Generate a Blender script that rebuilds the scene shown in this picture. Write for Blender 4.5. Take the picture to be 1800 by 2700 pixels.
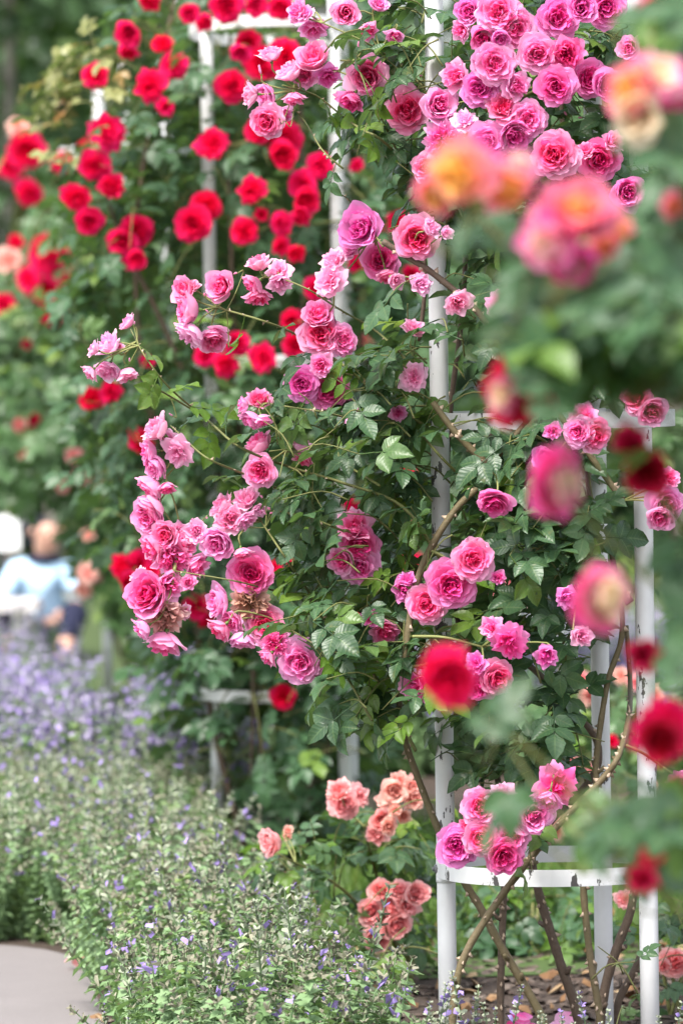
import bpy, math, random
import numpy as np
from mathutils import Vector, Matrix, Quaternion

S = bpy.context.scene
COL = S.collection
for o in list(bpy.data.objects):
    bpy.data.objects.remove(o)
R = random.Random(7)
NR = np.random.default_rng(7)
PI = math.pi

# ------------------------------------------------------------------ camera
EYE = 1.6                      # eye height in metres
FPX = 2700 * 180 / 36          # focal length in pixels of the 1800 x 2700 photograph
PITCH = math.radians(1.833)
ROLL = math.radians(0.85)
cam_d = bpy.data.cameras.new('camera')
cam = bpy.data.objects.new('camera', cam_d)
COL.objects.link(cam)
cam_d.sensor_fit = 'VERTICAL'
cam_d.sensor_height = 36
cam_d.sensor_width = 24
cam_d.lens = 180
cam_d.clip_start = 0.1
cam_d.clip_end = 400
cam_d.dof.use_dof = True
cam_d.dof.focus_distance = 10.95
cam_d.dof.aperture_fstop = 4.1
cam_m = Matrix.Translation((0, 0, EYE)) @ Matrix.Rotation(PI / 2 - PITCH, 4, 'X') @ Matrix.Rotation(-ROLL, 4, 'Z')
cam.matrix_world = cam_m
S.camera = cam

# ------------------------------------------------------------------ daylight (bright overcast)
world = bpy.data.worlds.new('World')
S.world = world
world.use_nodes = True
wn = world.node_tree
wn.nodes.clear()
w_out = wn.nodes.new('ShaderNodeOutputWorld')
w_bg = wn.nodes.new('ShaderNodeBackground')
w_sky = wn.nodes.new('ShaderNodeTexSky')
w_hsv = wn.nodes.new('ShaderNodeHueSaturation')
w_sky.sky_type = 'NISHITA'
w_sky.sun_disc = False
SUN_EL, SUN_AZ = math.radians(58), math.radians(215)    # high, behind the camera and a little to its left
w_sky.sun_elevation = SUN_EL
w_sky.sun_rotation = SUN_AZ
w_sky.air_density = 1.0
w_sky.dust_density = 3.0
w_hsv.inputs['Saturation'].default_value = 0.40
w_bg.inputs['Strength'].default_value = 0.14
wn.links.new(w_sky.outputs[0], w_hsv.inputs['Color'])
wn.links.new(w_hsv.outputs[0], w_bg.inputs['Color'])
wn.links.new(w_bg.outputs[0], w_out.inputs['Surface'])
sun_d = bpy.data.lights.new('sun', 'SUN')
sun_d.energy = 2.3
sun_d.angle = math.radians(18)
sun_d.color = (1.0, 0.95, 0.88)
sun = bpy.data.objects.new('sun', sun_d)
COL.objects.link(sun)
sv = Vector((math.sin(SUN_AZ) * math.cos(SUN_EL), math.cos(SUN_AZ) * math.cos(SUN_EL), math.sin(SUN_EL)))
sun.rotation_euler = sv.to_track_quat('Z', 'Y').to_euler()
S.view_settings.view_transform = 'Standard'
S.view_settings.look = 'None'
S.view_settings.exposure = 1.62
S.view_settings.gamma = 1.0
S.view_settings.use_curve_mapping = False
S.cycles.use_denoising = True
S.cycles.max_bounces = 8
S.cycles.diffuse_bounces = 5
S.cycles.glossy_bounces = 2
S.cycles.transmission_bounces = 4
S.cycles.transparent_max_bounces = 4

# ------------------------------------------------------------------ placing by what the lens sees
def P(px, py, D):
    """World point seen at photograph pixel (px, py), D metres along the view axis."""
    v = Vector(((px - 900) / FPX * D, -(py - 1350) / FPX * D, -D))
    return cam_m @ v
def G(px, py, z=0.0):
    """World point on the height z seen at pixel (px, py)."""
    a = cam_m.translation
    d = P(px, py, 10) - a
    return a + d * ((z - a.z) / d.z)
RIGHT = (cam_m.to_3x3() @ Vector((1, 0, 0))).normalized()
UPV = (cam_m.to_3x3() @ Vector((0, 1, 0))).normalized()
BACK = (cam_m.to_3x3() @ Vector((0, 0, 1))).normalized()   # towards the viewer
def facing(dx, dy):
    m = min(0.97, math.hypot(dx, dy))
    return (RIGHT * dx - UPV * dy + BACK * math.sqrt(1 - m * m)).normalized()

# ------------------------------------------------------------------ mesh building
class MB:
    def __init__(self):
        self.v, self.f, self.t, self.uv, self.m, self.n = [], [], [], [], [], 0
    def add(self, v, f, tint=0.0, uv=None, mat=0):
        v = np.asarray(v, float).reshape(-1, 3)
        f = np.asarray(f, np.int64)
        if f.shape[1] == 3:
            f = np.concatenate([f, -np.ones((len(f), 1), np.int64)], 1)
        k = len(v)
        self.v.append(v)
        self.f.append(np.where(f >= 0, f + self.n, -1))
        self.t.append(np.broadcast_to(np.asarray(tint, float), (k,)))
        self.uv.append(np.zeros((k, 2)) if uv is None else np.asarray(uv, float))
        self.m.append(np.broadcast_to(np.asarray(mat, np.int64), (len(f),)))
        self.n += k
    def tpl(self):
        return (np.concatenate(self.v), np.concatenate(self.f), np.concatenate(self.t), np.concatenate(self.uv), np.concatenate(self.m))
    def inst(self, tpl, Ms, tints=None):
        """Many transformed copies of a template; Ms (K,4,4)."""
        V, F, T, U, Mi = tpl
        Ms = np.asarray(Ms, float)
        K = len(Ms)
        if K == 0:
            return
        W = np.einsum('kij,nj->kni', Ms[:, :3, :3], V) + Ms[:, None, :3, 3]
        off = (np.arange(K) * len(V))[:, None, None]
        FF = np.where(F[None] >= 0, F[None] + off, -1).reshape(-1, 4)
        tt = np.broadcast_to(T[None], (K, len(V))) if tints is None else T[None] * 0 + np.asarray(tints)[:, None]
        self.add(W.reshape(-1, 3), FF, tt.reshape(-1), np.tile(U, (K, 1)), np.tile(Mi, K))
    def mesh(self, name, mats, smooth=True):
        V, F, T, U, Mi = self.tpl()
        me = bpy.data.meshes.new(name)
        tot = (F >= 0).sum(1)
        loops = F[F >= 0]
        me.vertices.add(len(V)); me.vertices.foreach_set('co', V.astype(np.float32).ravel())
        me.loops.add(len(loops)); me.loops.foreach_set('vertex_index', loops.astype(np.int32))
        me.polygons.add(len(F))
        st = np.concatenate([[0], np.cumsum(tot)[:-1]])
        me.polygons.foreach_set('loop_start', st.astype(np.int32))
        me.polygons.foreach_set('material_index', Mi.astype(np.int32))
        me.polygons.foreach_set('use_smooth', np.full(len(F), smooth))
        a = me.attributes.new('tint', 'FLOAT', 'POINT'); a.data.foreach_set('value', T.astype(np.float32))
        a = me.attributes.new('luv', 'FLOAT2', 'POINT'); a.data.foreach_set('vector', U.astype(np.float32).ravel())
        for m in (mats if isinstance(mats, (list, tuple)) else [mats]):
            me.materials.append(m)
        me.update(calc_edges=True)
        me.validate()
        return me
    def build(self, name, mats, parent=None, smooth=True, **kw):
        return link(name, self.mesh(name, mats, smooth), parent, **kw)

def link(name, data, parent=None, M=None, label=None, cat=None, group=None, kind=None):
    o = bpy.data.objects.new(name, data)
    COL.objects.link(o)
    if parent is not None:
        o.parent = parent
    if M is not None:
        o.matrix_basis = M
    if label: o['label'] = label
    if cat: o['category'] = cat
    if group: o['group'] = group
    if kind: o['kind'] = kind
    return o
def thing(name, label, cat, group=None, kind=None):
    """An Empty at the world's origin frame that parents the parts of one thing."""
    return link(name, None, None, None, label, cat, group, kind)

def grid_faces(nr, nc, closed=False):
    f = []
    for i in range(nr - 1):
        for j in range(nc if closed else nc - 1):
            a, b = i * nc + j, i * nc + (j + 1) % nc
            f.append((a, b, b + nc, a + nc))
    return f
def tube(mb, pts, rad, n=6, tint=0.0, mat=0, cap=True):
    p = np.array([tuple(q) for q in pts], float)
    k = len(p)
    r = np.broadcast_to(np.asarray(rad, float), (k,))
    t = np.gradient(p, axis=0)
    t /= np.linalg.norm(t, axis=1)[:, None] + 1e-9
    u = np.cross(t[0], (0.31, 0.2, 0.93)); u /= np.linalg.norm(u)
    V, U = [], []
    ang = np.arange(n) / n * 2 * PI
    ln = 0
    for i in range(k):
        u = u - t[i] * (u @ t[i]); u /= np.linalg.norm(u) + 1e-9
        w = np.cross(t[i], u)
        V.append(p[i] + r[i] * (np.cos(ang)[:, None] * u + np.sin(ang)[:, None] * w))
        if i: ln += np.linalg.norm(p[i] - p[i - 1])
        U.append(np.stack([ang / 6.28, np.full(n, ln)], 1))
    f = grid_faces(k, n, True)
    V = np.concatenate(V); U = np.concatenate(U)
    if cap:
        b = len(V)
        V = np.concatenate([V, p[:1], p[-1:]]); U = np.concatenate([U, U[:1], U[-1:]])
        f += [((i + 1) % n, i, b, -1) for i in range(n)] + [((k - 1) * n + i, (k - 1) * n + (i + 1) % n, b + 1, -1) for i in range(n)]
    mb.add(V, f, tint, U, mat)
def spline(pts, per=6):
    """Catmull-Rom through points."""
    p = [Vector(q) for q in pts]
    if len(p) < 3:
        return [p[0].lerp(p[-1], i / per) for i in range(per + 1)]
    e = [p[0] * 2 - p[1]] + p + [p[-1] * 2 - p[-2]]
    out = []
    for i in range(1, len(e) - 2):
        a, b, c, d = e[i - 1], e[i], e[i + 1], e[i + 2]
        for j in range(per):
            t = j / per
            out.append(0.5 * ((2 * b) + (c - a) * t + (2 * a - 5 * b + 4 * c - d) * t * t + (3 * b - a - 3 * c + d) * t ** 3))
    out.append(p[-1])
    return out
def box(mb, c, s, mat=0, rot=None):
    v = np.array([(x, y, z) for x in (-.5, .5) for y in (-.5, .5) for z in (-.5, .5)]) * np.array(s)
    if rot is not None:
        v = v @ np.array(rot.to_3x3()).T
    mb.add(v + np.array(c), [(0, 1, 3, 2), (4, 6, 7, 5), (0, 4, 5, 1), (2, 3, 7, 6), (0, 2, 6, 4), (1, 5, 7, 3)], 0, None, mat)
def frame(y, z, loc, s):
    """Matrix with local Y along y and local Z near z."""
    y = Vector(y).normalized()
    x = y.cross(Vector(z))
    if x.length < 1e-4:
        x = y.orthogonal()
    x.normalize()
    z = x.cross(y)
    M = Matrix((x, y, z)).transposed().to_4x4()
    return Matrix.Translation(loc) @ M @ Matrix.Diagonal((s, s, s, 1))
def rvec():
    while True:
        v = Vector((R.uniform(-1, 1), R.uniform(-1, 1), R.uniform(-1, 1)))
        if 0.05 < v.length < 1:
            return v.normalized()

# ------------------------------------------------------------------ materials
def mat(name):
    m = bpy.data.materials.new(name)
    m.use_nodes = True
    nt = m.node_tree
    nt.nodes.clear()
    out = nt.nodes.new('ShaderNodeOutputMaterial')
    return m, nt, out
def nd(nt, typ, **kw):
    n = nt.nodes.new(typ)
    for k, v in kw.items():
        if k in n.inputs.keys() if isinstance(k, str) else False:
            n.inputs[k].default_value = v
        else:
            setattr(n, k, v)
    return n
def ramp(nt, fac, stops, interp='LINEAR'):
    n = nt.nodes.new('ShaderNodeValToRGB')
    n.color_ramp.interpolation = interp
    el = n.color_ramp.elements
    while len(el) < len(stops): el.new(0.5)
    for e, (p, c) in zip(el, stops):
        e.position = p
        e.color = (*c, 1) if len(c) == 3 else c
    nt.links.new(fac, n.inputs['Fac'])
    return n.outputs['Color']
def mixc(nt, fac, a, b, blend='MIX'):
    n = nt.nodes.new('ShaderNodeMix')
    n.data_type = 'RGBA'
    n.blend_type = blend
    for s, v in ((n.inputs[0], fac), (n.inputs[6], a), (n.inputs[7], b)):
        if hasattr(v, 'is_linked'): nt.links.new(v, s)
        elif isinstance(v, (int, float)): s.default_value = v
        else: s.default_value = (*v, 1)
    return n.outputs[2]
def mth(nt, op, a, b=0.0, clamp=False):
    n = nt.nodes.new('ShaderNodeMath')
    n.operation = op
    n.use_clamp = clamp
    for s, v in ((n.inputs[0], a), (n.inputs[1], b)):
        if hasattr(v, 'is_linked'): nt.links.new(v, s)
        else: s.default_value = v
    return n.outputs[0]
def noise(nt, scale, detail=3, rough=0.5, vec=None, out='Fac'):
    n = nt.nodes.new('ShaderNodeTexNoise')
    n.inputs['Scale'].default_value = scale
    n.inputs['Detail'].default_value = detail
    n.inputs['Roughness'].default_value = rough
    if vec is not None: nt.links.new(vec, n.inputs['Vector'])
    else:
        g = nt.nodes.new('ShaderNodeNewGeometry'); nt.links.new(g.outputs['Position'], n.inputs['Vector'])
    return n.outputs[out]
def bsdf(nt, color, rough=0.6, spec=0.4, bump=None, bstr=0.3, bdist=0.002):
    b = nt.nodes.new('ShaderNodeBsdfPrincipled')
    if hasattr(color, 'is_linked'): nt.links.new(color, b.inputs['Base Color'])
    else: b.inputs['Base Color'].default_value = (*color, 1)
    if hasattr(rough, 'is_linked'): nt.links.new(rough, b.inputs['Roughness'])
    else: b.inputs['Roughness'].default_value = rough
    b.inputs['Specular IOR Level'].default_value = spec
    if bump is not None:
        n = nt.nodes.new('ShaderNodeBump')
        n.inputs['Strength'].default_value = bstr
        n.inputs['Distance'].default_value = bdist
        nt.links.new(bump, n.inputs['Height'])
        nt.links.new(n.outputs[0], b.inputs['Normal'])
    return b
def attr(nt, name, out='Fac'):
    n = nt.nodes.new('ShaderNodeAttribute')
    n.attribute_name = name
    return n.outputs[out]
def simple(name, color, rough=0.6, spec=0.4, var=0.25, scale=30, bstr=0.2):
    m, nt, out = mat(name)
    n = noise(nt, scale, 4)
    c = mixc(nt, n, tuple(x * (1 - var) for x in color), tuple(min(1, x * (1 + var)) for x in color))
    b = bsdf(nt, c, rough, spec, n, bstr)
    nt.links.new(b.outputs[0], out.inputs[0])
    return m
def leaf_mat(name, c0, c1, young=(0.16, 0.24, 0.03), back=(0.10, 0.15, 0.08), rough=0.38, trans=0.28, spec=0.45, veins=True):
    """Leaf: colour differs from leaf to leaf (tint), pale midrib and side veins, paler back, light passes through."""
    m, nt, out = mat(name)
    L = nt.links.new
    oi = nt.nodes.new('ShaderNodeObjectInfo')
    t = mth(nt, 'FRACT', mth(nt, 'ADD', attr(nt, 'tint'), oi.outputs['Random']))
    c = ramp(nt, t, [(0.0, c0), (0.55, c1), (0.86, c1), (0.97, young)])
    if veins:
        sx = nt.nodes.new('ShaderNodeSeparateXYZ'); L(attr(nt, 'luv', 'Vector'), sx.inputs[0])
        au = mth(nt, 'ABSOLUTE', sx.outputs[0])
        mid = mth(nt, 'LESS_THAN', au, 0.07)
        w = mth(nt, 'SINE', mth(nt, 'SUBTRACT', mth(nt, 'MULTIPLY', sx.outputs[1], 44.0), mth(nt, 'MULTIPLY', au, 9.0)))
        side = mth(nt, 'MULTIPLY', mth(nt, 'POWER', mth(nt, 'MAXIMUM', w, 0.0), 6.0), 0.25)
        vv = mth(nt, 'MAXIMUM', mth(nt, 'MULTIPLY', mid, 0.45), side)
        c = mixc(nt, vv, c, (0.17, 0.25, 0.10))
        hgt = mth(nt, 'MULTIPLY', w, 0.5)
    else:
        hgt = None
    nz = noise(nt, 60, 2)
    c = mixc(nt, mth(nt, 'MULTIPLY', nz, 0.35), c, tuple(x * 0.55 for x in c0))
    if veins:      # blemishes and the odd scorched patch
        sp = mth(nt, 'MULTIPLY', mth(nt, 'SUBTRACT', noise(nt, 42, 4, .6), .60), 6.0, True)
        c = mixc(nt, mth(nt, 'MULTIPLY', sp, .5), c, (.16, .13, .04))
    ge = nt.nodes.new('ShaderNodeNewGeometry')
    cb = mixc(nt, mth(nt, 'MULTIPLY', ge.outputs['Backfacing'], 0.75), c, back)
    b = bsdf(nt, cb, rough, spec, hgt, 0.25, 0.0012)
    tr = nt.nodes.new('ShaderNodeBsdfTranslucent')
    L(mixc(nt, 0.5, c, (0.16, 0.30, 0.03)), tr.inputs['Color'])
    mx = nt.nodes.new('ShaderNodeMixShader')
    mx.inputs[0].default_value = trans
    L(b.outputs[0], mx.inputs[1]); L(tr.outputs[0], mx.inputs[2]); L(mx.outputs[0], out.inputs[0])
    return m
def petal_mat(name, stops, trans=0.38, shift=0.03, rough=0.55, spec=0.10):
    """Petal: pigment runs from pale edge (tint 0) to deep heart (tint 1), a little different on each bloom."""
    m, nt, out = mat(name)
    L = nt.links.new
    oi = nt.nodes.new('ShaderNodeObjectInfo')
    j = mth(nt, 'MULTIPLY', mth(nt, 'SUBTRACT', oi.outputs['Random'], 0.5), 0.28)
    nz = mth(nt, 'MULTIPLY', mth(nt, 'SUBTRACT', noise(nt, 90, 3), 0.5), 0.3)
    t = mth(nt, 'ADD', mth(nt, 'ADD', attr(nt, 'tint'), j), nz, True)
    c = ramp(nt, t, stops)
    h = nt.nodes.new('ShaderNodeHueSaturation')
    L(mth(nt, 'ADD', mth(nt, 'MULTIPLY', mth(nt, 'SUBTRACT', oi.outputs['Random'], 0.5), shift), 0.5), h.inputs['Hue'])
    L(c, h.inputs['Color'])
    vein = noise(nt, 220, 2)
    b = bsdf(nt, h.outputs[0], rough, spec, vein, 0.2, 0.001)
    tr = nt.nodes.new('ShaderNodeBsdfTranslucent')
    L(h.outputs[0], tr.inputs['Color'])
    mx = nt.nodes.new('ShaderNodeMixShader')
    mx.inputs[0].default_value = trans
    L(b.outputs[0], mx.inputs[1]); L(tr.outputs[0], mx.inputs[2]); L(mx.outputs[0], out.inputs[0])
    return m

M_PINK = petal_mat('petal_pink', [(0.0, (0.93, 0.48, 0.72)), (0.35, (0.93, 0.26, 0.55)), (0.65, (0.92, 0.10, 0.38)), (1.0, (0.90, 0.03, 0.26))], 0.5)
M_PALE = petal_mat('petal_pale_pink', [(0.0, (0.93, 0.57, 0.75)), (0.5, (0.92, 0.40, 0.64)), (0.8, (0.91, 0.23, 0.50)), (1.0, (0.90, 0.11, 0.36))], 0.5)
M_MAUVE = petal_mat('petal_magenta', [(0.0, (0.90, 0.34, 0.66)), (0.35, (0.88, 0.16, 0.50)), (0.7, (0.84, 0.05, 0.35)), (1.0, (0.74, 0.012, 0.22))], 0.48)
M_BROWN = petal_mat('petal_withered', [(0.0, (0.80, 0.52, 0.50)), (0.45, (0.66, 0.36, 0.30)), (1.0, (0.40, 0.18, 0.12))], 0.3)
M_RED = petal_mat('petal_red', [(0.0, (0.88, 0.022, 0.16)), (0.4, (0.86, 0.006, 0.09)), (1.0, (0.74, 0.002, 0.045))], 0.5, 0.01, spec=.06)
M_DARKRED = petal_mat('petal_dark_red', [(0.0, (0.78, 0.03, 0.13)), (0.5, (0.56, 0.005, 0.04)), (1.0, (0.24, 0.002, 0.012))], 0.3, 0.012, spec=.06)
M_SALMON = petal_mat('petal_salmon', [(0.0, (0.94, 0.54, 0.54)), (0.45, (0.93, 0.42, 0.44)), (1.0, (0.92, 0.28, 0.32))], 0.5, 0.015)
M_APRICOT = petal_mat('petal_apricot', [(0.0, (0.93, 0.62, 0.54)), (0.5, (0.92, 0.48, 0.42)), (1.0, (0.90, 0.34, 0.29))], 0.5, 0.015)
M_PEACH = petal_mat('petal_pink_and_orange', [(0.0, (0.95, 0.28, 0.42)), (0.25, (0.95, 0.42, 0.34)), (0.5, (0.96, 0.58, 0.18)), (1.0, (0.96, 0.66, 0.10))], 0.6, 0.015)
M_BLEND = petal_mat('petal_pink_and_cream', [(0.0, (0.93, 0.13, 0.44)), (0.22, (0.94, 0.38, 0.60)), (0.45, (0.95, 0.76, 0.66)), (1.0, (0.94, 0.78, 0.42))], 0.6, 0.012)
M_CREAM = petal_mat('petal_cream', [(0.0, (0.91, 0.80, 0.62)), (1.0, (0.90, 0.66, 0.36))], 0.5, 0.012)
M_LEAF = leaf_mat('rose_leaf', (0.028, 0.070, 0.030), (0.056, 0.122, 0.054), (0.13, 0.22, 0.03), rough=.38, spec=.42, trans=.32)
M_LEAFY = leaf_mat('rose_leaf_young', (0.08, 0.17, 0.02), (0.13, 0.24, 0.03), (0.18, 0.26, 0.03), trans=0.45, spec=.35)
M_LEAFR = leaf_mat('rose_leaf_blue_green', (0.030, 0.074, 0.032), (0.064, 0.136, 0.062), (0.14, 0.23, 0.04), rough=0.42, spec=.42, veins=False, trans=.32)
M_LEAFF = leaf_mat('rose_leaf_far', (0.045, 0.10, 0.036), (0.09, 0.175, 0.068), (0.19, 0.28, 0.06), rough=0.42, spec=.45, veins=False, trans=.35)
M_BRONZE = leaf_mat('rose_leaf_bronze', (0.17, 0.17, 0.06), (0.25, 0.26, 0.09), (0.34, 0.15, 0.05), veins=False)
M_LEAFG = leaf_mat('rose_leaf_near', (0.032, 0.085, 0.040), (0.062, 0.140, 0.066), (0.13, 0.24, 0.03), rough=0.42, spec=.42, trans=.35)
M_CALYX = simple('calyx_green', (0.10, 0.17, 0.04), 0.55, 0.3)

# ------------------------------------------------------------------ roses: each petal is its own folded sheet
def rose_mb(rng, N, a_in, a_out, L_in, L_out, W_in, W_out, bulge=45, reflex=0, scatter=0.1, ruffle=0.05, nu=7, nv=7, norm='r', tint_in=1.0, tint_out=0.0, edge=0.35, gap=1.0):
    mb = MB()
    us = np.linspace(-1, 1, nu)
    vs = 1 - (1 - np.linspace(0, 1, nv)) ** 1.35
    for k in range(N):
        t = k / max(1, N - 1)
        ang = k * 2.39996 * gap + rng.uniform(-.35, .35)
        L = (L_in + (L_out - L_in) * t) * rng.uniform(.9, 1.08)
        A = math.radians(a_in + (a_out - a_in) * t ** 1.15 + rng.uniform(-7, 7))
        B = math.radians(bulge) * (0.4 + 0.6 * t)
        C = math.radians(reflex) * t * rng.uniform(.4, 1.4)
        fine = np.linspace(0, 1, 25)
        a = A + B * (1 - fine) ** 1.6 + C * fine ** 4 - B * 0.35 * np.sin(fine * PI)
        rr = 0.03 + np.concatenate([[0], np.cumsum(np.sin(a[:-1]))]) * L / 24
        zz = np.concatenate([[0], np.cumsum(np.cos(a[:-1]))]) * L / 24
        Wd = (W_in + (W_out - W_in) * t) * rng.uniform(.85, 1.15)
        U, Vv = np.meshgrid(us, vs)
        nk = rng.uniform(.01, .06)
        ve = Vv * (1 - 0.11 * np.abs(U) ** 2.5 - nk * np.exp(-(U / .3) ** 2)) * (1 + .015 * np.sin(U * 6 + k))
        r = np.interp(ve, fine, rr)
        z = np.interp(ve, fine, zz)
        w = Wd * np.where(Vv < .58, np.sqrt(np.clip(1 - ((Vv - .58) / .60) ** 2, 0, 1)), np.sqrt(np.clip(1 - (np.abs(Vv - .58) / .46) ** 3, 0, 1)))
        ph = rng.uniform(0, 6.28)
        wav = ruffle * Vv ** 2 * np.sin(U * rng.uniform(2, 4.5) + ph)
        r = r + wav
        z = z + ruffle * .5 * Vv ** 2 * np.cos(U * 3.3 + ph * 2)
        fi = w * U / (np.maximum(r, 0.05) + 0.26) + rng.uniform(-.1, .1) * Vv
        x, y = r * np.cos(fi), r * np.sin(fi)
        ox, oy = rng.gauss(0, 1) * scatter * (1 - t), rng.gauss(0, 1) * scatter * (1 - t)
        tl = rng.gauss(0, 1) * scatter * (1 - t) * 1.5
        x = x + ox + tl * z
        y = y + oy
        ca, sa = math.cos(ang), math.sin(ang)
        V = np.stack([x * ca - y * sa, x * sa + y * ca, z], -1).reshape(-1, 3)
        base = tint_in + (tint_out - tint_in) * t
        T = base + edge * (0.55 - Vv) + rng.uniform(-.06, .06)
        mb.add(V, grid_faces(nv, nu), T.reshape(-1), np.stack([U, Vv], -1).reshape(-1, 2))
    v = np.concatenate(mb.v)
    s = np.percentile(np.hypot(v[:, 0], v[:, 1]), 97) if norm == 'r' else v[:, 2].max() / 1.7
    mb.v = [x / s for x in mb.v]
    return mb
def calyx_mb(rng, s=1.0, drop=0.2):
    mb = MB()
    # receptacle
    prof = [(0.03, -.34), (.09, -.28), (.13, -.18), (.12, -.08), (.15, 0.0)]
    n = 7
    V = [(r * math.cos(i / n * 6.283), r * math.sin(i / n * 6.283), z) for r, z in prof for i in range(n)]
    mb.add(V, grid_faces(len(prof), n, True))
    for k in range(5):
        a = k * 2 * PI / 5 + rng.uniform(-.2, .2)
        d = drop + rng.uniform(-.2, .3)
        pts = []
        for v in (0, .3, .65, 1):
            r = .12 + .42 * v * math.cos(d)
            z = -.02 - .42 * v * math.sin(d) + .1 * v * v
            w = .085 * (1 - v) ** .7 * (1 if v else .8)
            for u in (-1, 0, 1):
                y = w * u
                pts.append((r * math.cos(a) - y * math.sin(a), r * math.sin(a) + y * math.cos(a), z + .02 * abs(u)))
        mb.add(pts, grid_faces(4, 3))
    mb.v = [x * s for x in mb.v]
    return mb
_rr = random.Random(11)
SHAPES = {}
def _mk(kind, n, **kw):
    SHAPES[kind] = [rose_mb(_rr, **kw) for _ in range(n)]
_mk('open', 5, N=60, a_in=-6, a_out=74, L_in=.42, L_out=.86, W_in=.26, W_out=.80, bulge=72, reflex=26, scatter=.12, ruffle=.03, tint_in=1.0, tint_out=-.1)
_mk('cup', 4, N=42, a_in=-6, a_out=40, L_in=.58, L_out=1.0, W_in=.28, W_out=.82, bulge=68, reflex=30, scatter=.10, ruffle=.035, tint_in=.95, tint_out=-.05)
_mk('half', 6, N=24, a_in=-4, a_out=44, L_in=.72, L_out=1.0, W_in=.36, W_out=.80, bulge=62, reflex=62, scatter=.09, ruffle=.085, tint_in=.8, tint_out=0, edge=.25)
_mk('spent', 3, N=30, a_in=5, a_out=112, L_in=.5, L_out=.92, W_in=.28, W_out=.62, bulge=34, reflex=45, scatter=.16, ruffle=.09, tint_in=.8, tint_out=.05)
_mk('brown', 2, N=56, a_in=-4, a_out=80, L_in=.45, L_out=.85, W_in=.16, W_out=.44, bulge=66, reflex=20, scatter=.14, ruffle=.10, tint_in=.95, tint_out=.1)
_mk('bud', 2, N=8, a_in=-8, a_out=-4, L_in=1.5, L_out=1.5, W_in=.6, W_out=.8, bulge=48, reflex=10, scatter=.01, ruffle=.02, norm='h', tint_in=.6, tint_out=.2, edge=.2)
_mk('loose', 4, N=26, a_in=2, a_out=80, L_in=.42, L_out=.95, W_in=.32, W_out=.74, bulge=46, reflex=32, scatter=.10, ruffle=.09, tint_in=.8, tint_out=.1)
CALYX_ME = [calyx_mb(_rr).mesh('calyx', M_CALYX) for _ in range(3)]
CALYX_BACK = [calyx_mb(_rr, drop=-.35).mesh('calyx', M_CALYX) for _ in range(2)]
_bm = {}
def bloom_mesh(kind, m):
    key = (kind, m.name)
    if key not in _bm:
        _bm[key] = [b.mesh('rose_bloom', m) for b in SHAPES[kind]]
    return R.choice(_bm[key])
def bloom(parent, pos, axis, diam, kind, m, name='rose_bloom', label=None):
    """One flower head whose middle sits at pos; returns the point where its stalk begins."""
    r = diam / 2
    ax = Vector(axis).normalized()
    up = rvec()
    lift = {'open': .30, 'cup': .45, 'half': .55, 'spent': .2, 'brown': .25, 'bud': .7, 'loose': .25}[kind]
    if kind == 'bud': r *= .92
    if kind == 'half': r *= 1.08
    loc = Vector(pos) - ax * lift * r
    q = ax.to_track_quat('Z', 'Y')
    M = Matrix.Translation(loc) @ q.to_matrix().to_4x4() @ Matrix.Rotation(R.uniform(0, 6.28), 4, 'Z') @ Matrix.Diagonal((r, r, r * R.uniform(.9, 1.1), 1))
    o = link(name, bloom_mesh(kind, m), parent, M, label)
    link('calyx', R.choice(CALYX_ME if kind in ('open', 'spent', 'half', 'bud') else CALYX_BACK), o)
    return loc - ax * .34 * r

# ------------------------------------------------------------------ helpers for plants
INV = cam_m.inverted()
def proj(v):
    q = INV @ Vector(v)
    return 900 + FPX * q.x / -q.z, 1350 - FPX * q.y / -q.z, -q.z
def inside(x, y, poly):
    c = False
    j = len(poly) - 1
    for i in range(len(poly)):
        xi, yi = poly[i]; xj, yj = poly[j]
        if (yi > y) != (yj > y) and x < (xj - xi) * (y - yi) / (yj - yi) + xi:
            c = not c
        j = i
    return c
def in_poly(poly):
    xs = [p[0] for p in poly]; ys = [p[1] for p in poly]
    while True:
        x, y = R.uniform(min(xs), max(xs)), R.uniform(min(ys), max(ys))
        if inside(x, y, poly):
            return x, y
def leaflet(rng, L=1.0, W=.68, rows=8, fold=.22, droop=.22, serr=.05):
    """One leaflet along +Y, folded along its midrib, saw-edged."""
    V, U = [], []
    wob = rng.uniform(-.08, .08)
    for i in range(rows):
        v = i / (rows - 1)
        w = W / 2 * math.sin(PI * min(1, v ** .82)) ** .8 if 0 < v < 1 else 0.004
        w *= 1 + serr * (1 if i % 2 else -1)
        for u in (-1, -.5, 0, .5, 1):
            x = w * u
            V.append((x + wob * v * v * L, v * L, fold * abs(x) - droop * v * v * L + .03 * math.sin(6 * v + 3 * u)))
            U.append((u, v))
    return np.array(V), grid_faces(rows, 5), np.array(U)
def leaflet_low(L=1.0, W=.68, droop=.2):
    V, U = [], []
    for v, w in ((0, .03), (.3, .42), (.62, .46), (1, .02)):
        for u in (-1, 0, 1):
            V.append((w * W * u, v * L, .2 * abs(u) * w * W - droop * v * v)); U.append((u, v))
    return np.array(V), grid_faces(4, 3), np.array(U)
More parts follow.
